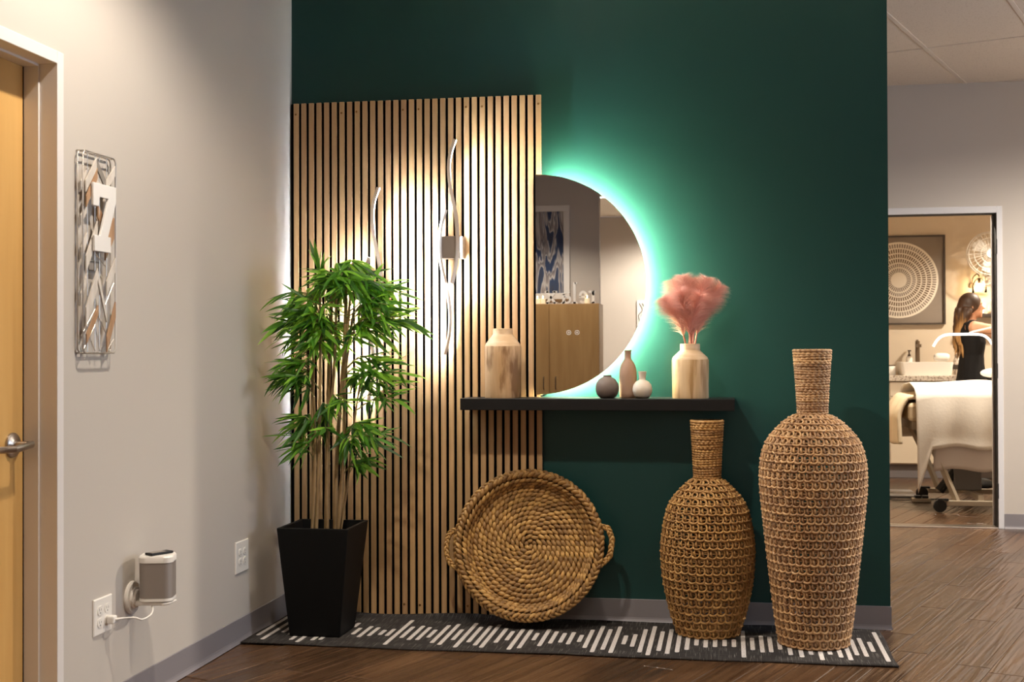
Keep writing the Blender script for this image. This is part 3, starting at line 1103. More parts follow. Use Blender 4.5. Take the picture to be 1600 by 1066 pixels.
def woven_vase(label, x, y, body, rows, nmax, neck, neck_rows, cord, m1, seed):
    t = thing('woven_floor_vase', label, 'vase', (x, y, RT), group='seagrass floor vases')
    rr = random.Random(seed)
    prof = profile_spline(body)
    # row positions equally spaced along the profile
    d = [0]
    for (z0, r0), (z1, r1) in zip(prof, prof[1:]):
        d.append(d[-1] + math.hypot(z1 - z0, r1 - r0))
    tot = d[-1]
    step = tot / rows

    def at(s):
        for i in range(len(d) - 1):
            if s <= d[i + 1]:
                k = (s - d[i]) / (d[i + 1] - d[i])
                return prof[i][0] + (prof[i + 1][0] - prof[i][0]) * k, prof[i][1] + (prof[i + 1][1] - prof[i][1]) * k
        return prof[-1]
    for row in range(rows):
        s = (row + 0.5) * step
        z, r = at(s)
        za, ra = at(max(0, s - step * 0.5))
        zb, rb = at(min(tot, s + step * 0.5))
        up = Vector((rb - ra, zb - za)).normalized()     # along the profile (radial, z)
        out = Vector((up.y, -up.x))                       # outward normal
        N = max(12, round(nmax * r / max(q[1] for q in prof)))
        m = MB()
        # the running core cord
        m.tube([((r + 0.0025) * math.cos(2 * PI * k / 72), (r + 0.0025) * math.sin(2 * PI * k / 72), z) for k in range(72)], cord * 0.55, 5, closed=True)
        ph0 = rr.random() * 6
        arc = 2 * PI * r / N
        for k in range(N):
            a0 = 2 * PI * k / N + ph0
            jz = rr.uniform(-0.0012, 0.0012)

            def pt(tt, vv, oo):
                a = a0 - tt / r
                R_ = r + out.x * oo + up.x * vv
                return (R_ * math.cos(a), R_ * math.sin(a), z + out.y * oo + up.y * (vv + jz))
            # the crescent loop, open to the right
            path = []
            for q in range(11):
                th = math.radians(62 + 258 * q / 10)
                tt = arc * 0.50 * math.cos(th) + (arc * 0.16 * max(0, q - 7) / 3)
                path.append(pt(tt, step * 0.50 * math.sin(th), 0.0050 + 0.0050 * max(0.0, -math.sin(th - 0.5)) - (0.005 if q == 0 else 0) - (0.004 if q == 10 else 0)))
            m.tube(path, cord * rr.uniform(0.92, 1.12), 5)
            # the knot that binds it to the core cord
            m.tube([pt(arc * 0.20, step * 0.42, 0.002), pt(arc * 0.20, step * 0.12, 0.0078), pt(arc * 0.12, -step * 0.16, 0.0070), pt(arc * 0.06, -step * 0.34, 0.001)], [cord * 0.7, cord * 1.05, cord * 1.0, cord * 0.6], 5)
        m.build('woven_row', m1, t, smooth=True)
    # wound neck: one cord laid in rings with small twist bumps
    z0, z1, r0, r1 = neck
    nk = MB()
    for row in range(neck_rows):
        k = row / (neck_rows - 1)
        z, r = z0 + (z1 - z0) * k, r0 + (r1 - r0) * (k ** 1.3)
        cr = (z1 - z0) / neck_rows * 0.58
        ph = rr.random() * 6
        path, rad = [], []
        for q in range(84):
            a = 2 * PI * q / 84
            path.append(((r - 0.001 + 0.0012 * math.sin(a * 21 + ph)) * math.cos(a), (r - 0.001 + 0.0012 * math.sin(a * 21 + ph)) * math.sin(a), z + 0.0016 * math.sin(a * 2 + ph) + 0.0012 * math.sin(a * 21 + ph + 1.2)))
            rad.append(cr * (1 + 0.22 * math.sin(a * 21 + ph)))
        nk.tube(path, rad, 6, closed=True)
    nk.build('wound_neck', m1, t, smooth=True)
    MB().lathe([(r0 - 0.004, z0), (r1 - 0.005, z1 - 0.004), (r1 - 0.008, z1 - 0.004), (r0 - 0.008, z0)], 32, cap=False).build('neck_lining', M['seagrass'], t)
    rim = MB()
    rim.tube([((r1 - 0.001) * math.cos(2 * PI * q / 60), (r1 - 0.001) * math.sin(2 * PI * q / 60), z1 + 0.001) for q in range(60)], [0.0062 * (1 + 0.12 * math.sin(q * 3.3)) for q in range(60)], 7, closed=True)
    rim.build('rim', m1, t, smooth=True)
    bs = MB()
    rb_ = prof[0][1]
    for r in (rb_ + 0.001, rb_ - 0.006):
        bs.tube([(r * math.cos(2 * PI * q / 64), r * math.sin(2 * PI * q / 64), 0.0055) for q in range(64)], [0.0056 * (1 + 0.12 * math.sin(q * 2.9)) for q in range(64)], 6, closed=True)
    bs.lathe([(0.002, 0.002), (rb_ - 0.004, 0.002), (rb_ - 0.004, 0.006), (0.002, 0.006)], 40)
    bs.build('base_ring', m1, t, smooth=True)
    return t


woven_vase('shorter seagrass floor vase with an open woven round body, beside the tray', 1.889, -0.215,
           [(0.008, 0.122), (0.08, 0.146), (0.137, 0.1605), (0.22, 0.177), (0.30, 0.184), (0.38, 0.184), (0.486, 0.168), (0.552, 0.142), (0.606, 0.096), (0.640, 0.058)],
           20, 36, (0.642, 0.884, 0.053, 0.0655), 25, 0.0045, M['seagrass'], 4)
woven_vase('tall seagrass floor vase at the right end of the green wall', 2.312, -0.345,
           [(0.008, 0.130), (0.119, 0.147), (0.325, 0.171), (0.532, 0.193), (0.62, 0.201), (0.69, 0.202), (0.755, 0.195), (0.82, 0.170), (0.883, 0.114), (0.916, 0.062)],
           29, 45, (0.918, 1.178, 0.0565, 0.0735), 27, 0.0047, M['seagrass2'], 9)


# ================================================================= ROUND BRAIDED TRAY
def braid(m, path, normals, wid, thick, strand, turns, closed, sides=6, ph=0.0):
    """three strands plaited along a path; normals give the face direction"""
    n = len(path)
    for k in range(3):
        pts = []
        for i in range(n):
            a = 2 * PI * turns * i / (n if closed else n - 1) + 2 * PI * k / 3 + ph
            if closed:
                tg = (Vector(path[(i + 1) % n]) - Vector(path[i - 1])).normalized()
            else:
                tg = (Vector(path[min(i + 1, n - 1)]) - Vector(path[max(i - 1, 0)])).normalized()
            nn = Vector(normals[i])
            side = tg.cross(nn).normalized()
            pts.append(Vector(path[i]) + side * (wid * math.sin(a)) + nn * (thick * math.sin(2 * a)))
        m.tube(pts, strand, sides, closed=closed, flat=(0.72, 1.15))


TILT = math.radians(15)
tr = thing('woven_tray', 'large round braided tray with two loop handles leaning on the slat panel', 'tray', (1.1255, -0.128, 0.3385), (-TILT, 0, 0))
# local frame: disc in XZ, facing -y
TR = 0.3075
rt_ = random.Random(12)
spacing = 0.0205
ncoil = 16
r_in = 0.0045


def coil_pt(th):
    """spiral radius and depth"""
    r = r_in + spacing * th / (2 * PI)
    flat_r = 0.256
    if r <= flat_r:
        return r, -0.016
    e = min(r - flat_r, 0.050)
    return flat_r + e * 0.50, -0.016 - e * 0.87


for c in range(ncoil):
    m = MB()
    r_mid, _ = coil_pt(2 * PI * (c + 0.5))
    nseg = max(6, round(2 * PI * r_mid / 0.0245))
    for k in range(nseg):
        th = 2 * PI * (c + (k + 0.5) / nseg)
        r, dep = coil_pt(th)
        r2, dep2 = coil_pt(th + 0.02)
        ang = -th
        cpos = Vector((r * math.cos(ang), dep + rt_.uniform(-0.0015, 0.0015), r * math.sin(ang)))
        tang = Vector((math.sin(ang), 0, -math.cos(ang)))
        radial = Vector((math.cos(ang), 0, math.sin(ang)))
        slope = Vector((0, -1, 0)) if r < 0.256 else Vector((-0.87 * math.cos(ang), -0.50, -0.87 * math.sin(ang))).normalized()
        rad2 = tang.cross(slope).normalized()
        if rad2.dot(radial) < 0:
            rad2 = -rad2
        sl = math.radians(27 + rt_.uniform(-6, 6))
        dirv = tang * math.cos(sl) + rad2 * math.sin(sl)
        L = 2 * PI * r_mid / nseg * (0.86 if nseg > 8 else 0.8)
        wd = 0.0098 * rt_.uniform(0.86, 1.1)
        pts, rads = [], []
        for q in range(5):
            f = q / 4 * 2 - 1
            pts.append(cpos + dirv * (f * L) + slope * (0.0065 * (1 - f * f) - 0.003))
            rads.append(wd * (0.30 + 0.70 * (1 - f * f) ** 0.7))
        m.tube(pts, rads, 6, flat=(0.62, 1.0), up=slope)
    m.build('coil', M['hyacinth'], tr, smooth=True)
# backing disc and wall so no light leaks through
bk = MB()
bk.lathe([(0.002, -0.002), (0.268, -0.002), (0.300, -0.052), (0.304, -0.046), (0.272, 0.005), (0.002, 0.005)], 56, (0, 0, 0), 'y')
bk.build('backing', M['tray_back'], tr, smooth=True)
m = MB()
NB = 420
pth = [((TR + 0.002) * math.cos(2 * PI * k / NB), -0.066, (TR + 0.002) * math.sin(2 * PI * k / NB)) for k in range(NB)]
nrm = [Vector((0.45 * math.cos(2 * PI * k / NB), -0.9, 0.45 * math.sin(2 * PI * k / NB))).normalized() for k in range(NB)]
braid(m, pth, nrm, 0.0125, 0.0072, 0.0112, 27, True)
m.build('rim_braid', M['hyacinth'], tr, smooth=True)
m = MB()
braid(m, [(p[0] * 0.985, -0.040, p[2] * 0.985) for p in pth], [Vector((math.cos(2 * PI * k / NB), -0.1, math.sin(2 * PI * k / NB))).normalized() for k in range(NB)], 0.010, 0.005, 0.0095, 27, True)
m.build('side_braid', M['hyacinth'], tr, smooth=True)
for sx, zc in ((-1, -0.022), (1, 0.005)):
    hp = spline([(sx * (TR + 0.000), -0.056, zc + 0.082), (sx * (TR + 0.034), -0.058, zc + 0.070), (sx * (TR + 0.050), -0.058, zc + 0.034), (sx * (TR + 0.050), -0.058, zc - 0.020), (sx * (TR + 0.030), -0.058, zc - 0.064), (sx * (TR - 0.006), -0.056, zc - 0.088)], 16)
    m = MB()
    braid(m, hp, [Vector((0, -1, 0))] * len(hp), 0.0072, 0.0046, 0.0076, 4.0, False)
    m.build('handle', M['hyacinth'], tr, smooth=True)

# ================================================================= PLANTER AND BAMBOO
PC = (0.283, -0.415)
po = thing('planter', 'tall black square tapered planter in the corner', 'planter', (PC[0], PC[1], RT), )


def sq(h, z, dy=0.0):
    return [(-h, -h + dy, z), (h, -h + dy, z), (h, h + dy, z), (-h, h + dy, z)]


MB().loft([sq(0.106, 0.0, -0.012), sq(0.109, 0.006, -0.012), sq(0.1525, 0.448), sq(0.1525, 0.452), sq(0.1365, 0.452), sq(0.1365, 0.446), sq(0.124, 0.36)], False).build('body', M['black_pot'], po, bevel=0.003)
MB().loft([sq(0.09, 0.001, -0.012), sq(0.09, 0.004, -0.012)], True).build('foot', M['black_pot'], po)
MB().grid(lambda u, v: ((u - 0.5) * 0.262, (v - 0.5) * 0.262, 0.395 + 0.014 * noise.noise((u * 6, v * 6, 1.0))), 10, 10).build('soil', M['soil'], po, smooth=True)

bb = thing('bamboo_plant', 'leafy green bamboo plant standing in the black planter', 'plant', (PC[0], PC[1], RT + 0.395))
ZB = RT + 0.395
rb = random.Random(42)
canes = []
cane_def = [  # base offset x,y ; top x,y,z (world)
    ((-0.050, 0.010), (0.250, -0.425, 1.28), 0.0100), ((-0.022, -0.035), (0.285, -0.46, 1.42), 0.0085), ((0.006, 0.020), (0.322, -0.40, 1.50), 0.0110),
    ((0.024, -0.020), (0.350, -0.44, 1.46), 0.0085), ((0.046, 0.012), (0.385, -0.41, 1.52), 0.0100), ((0.066, -0.015), (0.41, -0.43, 1.45), 0.0085), ((0.034, 0.045), (0.40, -0.36, 1.36), 0.0085),
    ((-0.035, -0.055), (0.262, -0.47, 1.00), 0.0070), ((0.060, 0.035), (0.435, -0.385, 1.05), 0.0060)]
for (bx_, by_), top, r in cane_def:
    b0 = Vector((bx_, by_, -0.006))
    tp = Vector((top[0] - PC[0], top[1] - PC[1], top[2] - ZB))
    ctrl = [b0, b0.lerp(tp, 0.35) + Vector((rb.uniform(-0.012, 0.012), rb.uniform(-0.01, 0.01), 0)), b0.lerp(tp, 0.7) + Vector((rb.uniform(-0.012, 0.012), rb.uniform(-0.01, 0.01), 0)), tp]
    path = spline(ctrl, 16)
    rad = []
    acc = 0
    for i in range(len(path)):
        if i:
            acc += (path[i] - path[i - 1]).length
        node = 1 + 0.22 * max(0, 1 - abs(((acc + r * 7) % 0.105) - 0.0525) / 0.010)
        rad.append(r * node * (1 - 0.45 * i / len(path)))
    MB().tube(path, rad, 8).build('cane', M['cane'], bb, smooth=True)
    canes.append(path)

# leaf shapes (a few variants, shared by all leaves); length 1 along +x, face up
leaf_me = []
leaf_geo = []
for v in range(4):
    m = MB()
    ns = 6
    drp = 0.05 + 0.07 * v
    rows_ = []
    for i in range(ns + 1):
        s = i / ns
        wv = 0.057 * (math.sin(PI * min(1.0, s ** 0.75 * 0.985 + 0.015)) ** 0.9) + 0.002
        zc = -drp * s * s + 0.04 * s
        yy = 0.05 * math.sin(s * 2.2 + v) * s
        rows_.append([(s, yy - wv, zc + wv * 0.35), (s, yy, zc), (s, yy + wv, zc + wv * 0.35)])
    vs = [p for r in rows_ for p in r]
    fs = []
    for i in range(ns):
        for j in range(2):
            a = i * 3 + j
            fs.append((a, a + 1, a + 4, a + 3))
    m.add(vs, fs)
    leaf_geo.append((vs, fs))
    leaf_me.append(m.mesh('leaf', M['leaf'], True))

leaves = []       # (position, matrix, variant)
twigs = MB()


def sprig(root, tip, nl, ll):
    """a twig from root to tip carrying a fan of nl leaves"""
    root, tip = Vector(root), Vector(tip)
    mid = root.lerp(tip, 0.5) + Vector((0, 0, 0.03))
    path = spline([root, mid, tip], 6)
    twigs.tube(path, [0.0026 - 0.0013 * i / len(path) for i in range(len(path))], 5)
    fwd = (path[-1] - path[-4]).normalized()
    for k in range(nl):
        s = 0.30 + 0.70 * (k + rb.random() * 0.4) / nl
        i = min(int(s * (len(path) - 1)), len(path) - 2)
        p = path[i].lerp(path[i + 1], s * (len(path) - 1) - i)
        side = 1 if k % 2 else -1
        spread = math.radians(rb.uniform(16, 74)) * side * (1.0 if k < nl - 1 else 0.2)
        d = Matrix.Rotation(spread, 3, Vector((rb.uniform(-0.5, 0.5), rb.uniform(-0.9, 0.2), 1)).normalized()) @ fwd
        d = (d + Vector((rb.uniform(-0.25, 0.25), rb.uniform(-0.30, 0.20), rb.uniform(-0.45, 0.42)))).normalized()
        L = ll * rb.uniform(0.75, 1.32)
        # leaf frame
        upv = Vector((rb.uniform(-0.5, 0.5), rb.uniform(-1.0, 0.1), rb.uniform(0.3, 1.0)))
        yv = upv.cross(d)
        if yv.length < 1e-3:
            continue
        yv.normalize()
        zv = d.cross(yv)
        wsc = rb.uniform(0.85, 1.25)
        tipw = p + d * L
        if tipw.x + PC[0] < 0.022 or tipw.y + PC[1] > -0.045 or p.x + PC[0] < 0.022:
            continue
        mt = Matrix(((d.x * L, yv.x * L * wsc, zv.x * L, p.x), (d.y * L, yv.y * L * wsc, zv.y * L, p.y), (d.z * L, yv.z * L * wsc, zv.z * L, p.z), (0, 0, 0, 1)))
        leaves.append((p, mt, rb.randrange(4)))


def nearest_cane(pt, dz):
    best = None
    for path in canes:
        for q in path:
            if q.z > 0.12:
                dd = (q.xy - pt.xy).length + abs(q.z - (pt.z - dz)) * 1.0
                if best is None or dd < best[0]:
                    best = (dd, q)
    return best[1]


def cloud(n, cx, cy, cz, rx, ry, rz, nl, ll, shell=0.6):
    for _ in range(n):
        for _try in range(20):
            u = Vector((rb.gauss(0, 1), rb.gauss(0, 1), rb.gauss(0, 1))).normalized() * (shell + (1 - shell) * rb.random())
            p = Vector((cx + u.x * rx, cy + u.y * ry, cz + u.z * rz))
            if p.x > 0.05 and p.y < -0.09:
                break
        pt = Vector((p.x - PC[0], p.y - PC[1], p.z - ZB))
        root = nearest_cane(pt, 0.05)
        dv = pt - root
        if dv.length > 0.24:
            root = pt - dv.normalized() * 0.24
            c = nearest_cane(root, 0.05)
            twigs.tube(spline([c, c.lerp(root, 0.5) + Vector((0, 0, 0.02)), root], 5), 0.0026, 5)
        sprig(root, pt, rb.randint(nl - 1, nl + 2), ll)


cloud(32, 0.345, -0.43, 1.41, 0.24, 0.16, 0.17, 8, 0.120)          # crown
cloud(13, 0.37, -0.42, 1.53, 0.15, 0.12, 0.05, 8, 0.120)           # top tufts
cloud(16, 0.205, -0.45, 1.29, 0.13, 0.15, 0.15, 8, 0.120)          # left mass
cloud(11, 0.135, -0.44, 1.12, 0.07, 0.12, 0.09, 8, 0.105)           # left, lower
cloud(17, 0.565, -0.40, 1.34, 0.11, 0.12, 0.14, 8, 0.128)          # right, in front of the sconce
cloud(10, 0.525, -0.38, 1.10, 0.12, 0.10, 0.07, 8, 0.125)           # right, lower arc
cloud(4, 0.615, -0.38, 1.02, 0.06, 0.08, 0.06, 7, 0.105)
cloud(12, 0.235, -0.46, 0.86, 0.13, 0.11, 0.09, 8, 0.115)          # low left cluster
cloud(9, 0.470, -0.42, 0.83, 0.12, 0.10, 0.06, 8, 0.115)           # low right cluster
cloud(8, 0.36, -0.51, 1.31, 0.14, 0.05, 0.12, 8, 0.115)          # in front of the canes
cloud(6, 0.22, -0.49, 1.10, 0.08, 0.06, 0.07, 8, 0.115)
cloud(4, 0.33, -0.49, 0.97, 0.09, 0.05, 0.04, 7, 0.105)
cloud(3, 0.445, -0.42, 0.74, 0.05, 0.06, 0.03, 7, 0.10)
twigs.build('twigs', M['twig'], bb, smooth=True)['kind'] = 'stuff'
leaves.sort(key=lambda q: q[0].y)
front = leaves[:300]
rest = leaves[300:]
for p, mt, v in front:
    o = inst('leaf', leaf_me[v], bb)
    o.matrix_local = mt
m = MB()
for p, mt, v in rest:
    vs, fs = leaf_geo[v]
    m.add([mt @ Vector(q) for q in vs], fs)
o = bpy.data.objects.new('leaf_mass', m.mesh('leaf_mass', M['leaf'], True))
COL.objects.link(o)
o.parent = bb
o['kind'] = 'stuff'

# ================================================================= LEFT WALL: OUTLETS, SPEAKER, NUMBER SIGN
def outlet(y0, y1, z0, z1, label):
    t = thing('wall_outlet', label, 'outlet', (0, (y0 + y1) / 2, (z0 + z1) / 2), group='four-socket wall outlets')
    hy, hz = (y1 - y0) / 2, (z1 - z0) / 2
    MB().loft([[(0.0005, -hy, -hz), (0.0005, hy, -hz), (0.0005, hy, hz), (0.0005, -hy, hz)], [(0.004, -hy, -hz), (0.004, hy, -hz), (0.004, hy, hz), (0.004, -hy, hz)],
               [(0.0065, -hy + 0.003, -hz + 0.003), (0.0065, hy - 0.003, -hz + 0.003), (0.0065, hy - 0.003, hz - 0.003), (0.0065, -hy + 0.003, hz - 0.003)]], True).build('cover_plate', M['white_plastic'], t)
    for sy in (-1, 1):
        for sz in (-1, 1):
            cy, cz = sy * 0.0235, sz * 0.0195
            pts = []
            for k in range(24):
                a = 2 * PI * k / 24
                pts.append((cy + 0.0165 * math.cos(a), cz + max(-0.0138, min(0.0138, 0.0165 * math.sin(a)))))
            s = MB().prism(pts, lambda u, v, d: (d, u, v), 0.0066, 0.0088).build('socket', M['white_plastic'], t)
            h = MB()
            h.box(0.00885, 0.0091, cy - 0.0068, cy - 0.0052, cz - 0.001, cz + 0.007)
            h.box(0.00885, 0.0091, cy + 0.0052, cy + 0.0068, cz - 0.001, cz + 0.006)
            h.lathe([(0.0026, 0.00885), (0.0026, 0.0091)], 10, (0, cy, cz - 0.0075), 'x')
            h.build('slots', M['slot'], s)
    return t


outlet(-1.872, -1.752, 0.289, 0.405, 'white four-socket wall outlet with a plug in it, left of the speaker')
outlet(-0.698, -0.560, 0.284, 0.413, 'white four-socket wall outlet with nothing plugged in, near the corner')

SPX, SPY, SPZ = 0.092, -1.600, 0.362
mt_ = thing('speaker_bracket', 'white round wall bracket under the small speaker', 'bracket', (0, -1.606, 0.365))
MB().lathe([(0.055, 0.0005), (0.055, 0.007), (0.050, 0.012), (0.036, 0.013), (0.034, 0.020), (0.029, 0.021), (0.027, 0.028), (0.020, 0.030), (0.001, 0.030)], 40, (0, 0, 0), 'x').build('wall_disc', M['white_plastic'], mt_, smooth=True, auto=35)
arm = MB()
arm.loft([[(0.02, -0.02, -0.024), (0.02, 0.02, -0.024), (0.02, 0.02, -0.006), (0.02, -0.02, -0.006)],
          [(0.06, -0.04, -0.019), (0.06, 0.04, -0.019), (0.06, 0.04, -0.0075), (0.06, -0.04, -0.0075)],
          [(0.135, -0.04, -0.017), (0.135, 0.04, -0.017), (0.135, 0.04, -0.0075), (0.135, -0.04, -0.0075)],
          [(0.150, -0.028, -0.013), (0.150, 0.028, -0.013), (0.150, 0.028, -0.0075), (0.150, -0.028, -0.0075)]], True)
arm.build('support_arm', M['white_plastic'], mt_, bevel=0.003)


def rsq(h, z, r=0.030, n=8):
    pts = []
    for cx, cy, a0 in ((h - r, h - r, 0), (-(h - r), h - r, PI / 2), (-(h - r), -(h - r), PI), (h - r, -(h - r), 1.5 * PI)):
        for k in range(n + 1):
            a = a0 + PI / 2 * k / n
            pts.append((cx + r * math.cos(a), cy + r * math.sin(a), z))
    return pts


spk = thing('smart_speaker', 'small white and grey wireless speaker on the left wall', 'speaker', (SPX, SPY, SPZ), (0, 0, math.radians(14)))
HS = 0.0565
MB().loft([rsq(HS - 0.004, -0.002), rsq(HS - 0.001, 0.0), rsq(HS - 0.0015, 0.009), rsq(HS - 0.004, 0.010)], True).build('base_cap', M['white_plastic'], spk, smooth=True, auto=35)
MB().loft([rsq(HS - 0.0015, 0.0101), rsq(HS - 0.0015, 0.126)], True).build('grille', M['grille'], spk, smooth=True, auto=35)
MB().loft([rsq(HS - 0.002, 0.1261), rsq(HS, 0.127), rsq(HS, 0.144), rsq(HS - 0.003, 0.1485), rsq(HS - 0.010, 0.150)], True).build('top_cap', M['white_plastic'], spk, smooth=True, auto=35)
rm = thing('remote_control', 'slim black remote lying on top of the speaker', 'remote', (SPX + 0.008, SPY - 0.006, SPZ + 0.1505), (0, 0, math.radians(62)))
MB().box(-0.044, 0.044, -0.019, 0.019, 0.0005, 0.008).build('body', M['black'], rm, bevel=0.002)
MB().box(-0.038, 0.020, -0.014, 0.014, 0.0081, 0.0086).build('key_panel', M['grille'], rm)
pw = thing('power_cable', 'white power cable and plug from the outlet to the speaker', 'cable', (0, 0, 0))
MB().box(0.0092, 0.036, -1.801, -1.773, 0.316, 0.342).build('plug', M['white_plastic'], pw, bevel=0.005)
cp = spline([(0.034, -1.787, 0.329), (0.060, -1.77, 0.331), (0.085, -1.755, 0.330), (0.105, -1.74, 0.322), (0.115, -1.70, 0.330), (0.105, -1.665, 0.342), (0.085, -1.63, 0.3425)], 8)
MB().tube(cp, [0.0052 - 0.0022 * min(1, i / 8) for i in range(len(cp))], 8).build('cord', M['white_plastic'], pw, smooth=True)

# number sign
SY0, SY1, SZ0, SZ1 = -1.981, -1.769, 1.185, 1.810
sg = thing('number_sign', 'tall wire wall sign with wood chevrons and a white number 7', 'sign', (0.0, SY0, SZ0))
SWD, SHT = SY1 - SY0, SZ1 - SZ0


def sf(u, v, d):    # u 0..1 across (left to right), v 0..1 from the top
    return (0.004 + d * 0.55, u * SWD, (1 - v) * SHT)


fm = MB()
cr = 0.012
for dd in (0.009, 0.027):
    fm.tube([(dd, cr, 0.0), (dd, SWD - cr, 0), (dd, SWD, cr), (dd, SWD, SHT - cr), (dd, SWD - cr, SHT), (dd, cr, SHT), (dd, 0, SHT - cr), (dd, 0, cr)], 0.0026, 6, closed=True)
for y, z in ((0.01, 0), (SWD - 0.01, 0), (0.01, SHT), (SWD - 0.01, SHT)):
    fm.tube([(0.0005, y, z), (0.027, y, z)], 0.0022, 6)
fm.build('wire_frame', M['chrome'], sg, smooth=True)
for u in (0.20, 0.42, 0.56, 0.78):
    MB().tube([sf(u, 0, 0.028), sf(u, 1, 0.028)], 0.0013, 6).build('rod', M['chrome'], sg)
for (u0, v0), (u1, v1) in (((0.05, 0.99), (0.42, 0.86)), ((0.42, 0.86), (0.56, 0.99)), ((0.78, 0.99), (1.0, 0.93)), ((0.42, 0.99), (0.30, 0.94)), ((0.42, 0.78), (0.75, 0.90)), ((0.42, 0.5), (0.75, 0.56)), ((0.72, 0.76), (1.0, 0.64)), ((0.0, 0.92), (0.42, 0.78))):
    MB().tube([sf(u0, v0, 0.030), sf(u1, v1, 0.030)], 0.0017, 6).build('chevron_wire', M['chrome'], sg)
chev = [((0.10, 0.145), (0.42, 0.020), 0.060, 'wash', 0.032), ((0.10, 0.225), (0.43, 0.070), 0.055, 'tanwood', 0.036), ((0.43, 0.020), (0.72, 0.120), 0.05, 'greywood', 0.030),
        ((0.70, 0.125), (1.0, 0.030), 0.055, 'wash', 0.034), ((0.42, 0.10), (0.60, 0.16), 0.05, 'wash', 0.026), ((0.52, 0.25), (0.78, 0.33), 0.07, 'tanwood', 0.020),
        ((0.72, 0.42), (1.0, 0.30), 0.11, 'tanwood', 0.026), ((0.10, 0.52), (0.44, 0.335), 0.085, 'wash', 0.034), ((0.44, 0.33), (0.62, 0.40), 0.06, 'greywood', 0.022),
        ((0.72, 0.635), (1.0, 0.505), 0.075, 'wash', 0.034), ((0.10, 0.775), (0.44, 0.575), 0.10, 'wash', 0.034), ((0.46, 0.575), (0.74, 0.790), 0.055, 'wash', 0.030),
        ((0.12, 0.905), (0.46, 0.760), 0.05, 'tanwood', 0.034), ((0.72, 0.915), (1.0, 0.730), 0.085, 'tanwood', 0.036), ((0.0, 0.49), (0.20, 0.40), 0.05, 'wash', 0.020), ((0.28, 0.54), (0.62, 0.54), 0.045, 'greywood', 0.014),
        ((0.0, 0.16), (0.22, 0.08), 0.05, 'wash', 0.018), ((0.0, 0.33), (0.22, 0.25), 0.045, 'wash', 0.018), ((0.0, 0.72), (0.2, 0.60), 0.05, 'wash', 0.018)]
for (u0, v0), (u1, v1), hh, mk, dd in chev:
    q = [(u0, v0), (u1, v1), (u1, v1 + hh), (u0, v0 + hh)]
    MB().prism(q, sf, dd, dd + 0.009).build('chevron_piece', M[mk], sg, bevel=0.001)
seven = [(0, 1), (1, 1), (1, .78), (.64, .235), (.76, .235), (.76, 0), (.05, 0), (.05, .235), (.30, .235), (.66, .80), (.27, .80), (.24, .66), (0, .66)]
U0, U1, V0, V1 = 0.215, 0.92, 0.150, 0.492
so = MB().prism([(U0 + a * (U1 - U0), V1 - b * (V1 - V0)) for a, b in seven], sf, 0.047, 0.063).build('number_seven', M['white_paint'], sg, bevel=0.002)
tag(so, 'thick white number 7')

# ================================================================= TREATMENT ROOM
M['linen'] = mat('white_blanket', (0.84, 0.80, 0.74), 0.9, bump=((60, 60, 60), 0.25, 0.004), spec=0.1)
M['sheet'] = mat('grey_beige_sheet', (0.62, 0.56, 0.53), 0.9, spec=0.1)
M['quilt'] = mat('cream_quilt', (0.76, 0.64, 0.46), 0.9, spec=0.1)
M['cream_cab'] = mat('cream_cabinet', (0.68, 0.58, 0.45), 0.5)
M['granite'] = mat('speckled_granite', (0.60, 0.53, 0.45), 0.3, vary=((0.20, 0.14, 0.10), (55, 55, 55), 4, 0.50, 0.62))
M['porcelain'] = mat('white_porcelain', (0.82, 0.78, 0.72), 0.2)
M['bronze'] = mat('dark_bronze', (0.16, 0.11, 0.07), 0.4, 0.7)
M['beige_metal'] = mat('beige_bed_frame', (0.42, 0.36, 0.28), 0.5)
M['grey_plastic'] = mat('grey_plastic', (0.20, 0.19, 0.19), 0.5)
M['rubber'] = mat('black_rubber', (0.012, 0.012, 0.012), 0.7)
M['skin'] = mat('skin', (0.62, 0.33, 0.20), 0.55)
M['hair'] = mat('brown_blonde_hair', (0.05, 0.022, 0.010), 0.5, vary=((0.40, 0.21, 0.07), (30, 30, 4), 5, 0.45, 0.70))
_n = M['hair'].node_tree
_r = [q for q in _n.nodes if q.type == 'VALTORGB'][0]
_t, _sx, _ma, _mr = _n.nodes.new('ShaderNodeTexCoord'), _n.nodes.new('ShaderNodeSeparateXYZ'), _n.nodes.new('ShaderNodeMath'), _n.nodes.new('ShaderNodeMapRange')
_n.links.new(_t.outputs['Object'], _sx.inputs[0])
_mr.inputs['From Min'].default_value, _mr.inputs['From Max'].default_value = 1.60, 1.30     # dyed lighter towards the ends
_mr.inputs['To Min'].default_value, _mr.inputs['To Max'].default_value = -0.22, 0.16
_n.links.new(_sx.outputs['Z'], _mr.inputs['Value'])
_ma.operation = 'ADD'
_n.links.new(_r.inputs[0].links[0].from_socket, _ma.inputs[0])
_n.links.new(_mr.outputs[0], _ma.inputs[1])
_n.links.new(_ma.outputs[0], _r.inputs[0])
M['black_cloth'] = mat('black_cloth', (0.010, 0.009, 0.009), 0.85, spec=0.2)
M['art_linen'] = mat('art_linen', (0.23, 0.19, 0.155), 0.9, bump=((500, 500, 500), 0.3, 0.001))
M['art_white'] = mat('art_white_paper', (0.72, 0.66, 0.57), 0.85)
M['dark_wood'] = mat('dark_frame', (0.045, 0.032, 0.024), 0.5)
M['bulb'] = mat('warm_bulb', (1, 0.8, 0.5), 0.5, emit=((1.0, 0.70, 0.38), 45.0))
M['lamp_glow'] = mat('white_lamp_tube', (0.9, 0.88, 0.84), 0.4, emit=((1.0, 0.95, 0.86), 1.2))
M['clear'] = thin_glass('clear_glass')
M['fan_white'] = mat('fan_white', (0.70, 0.66, 0.60), 0.45)

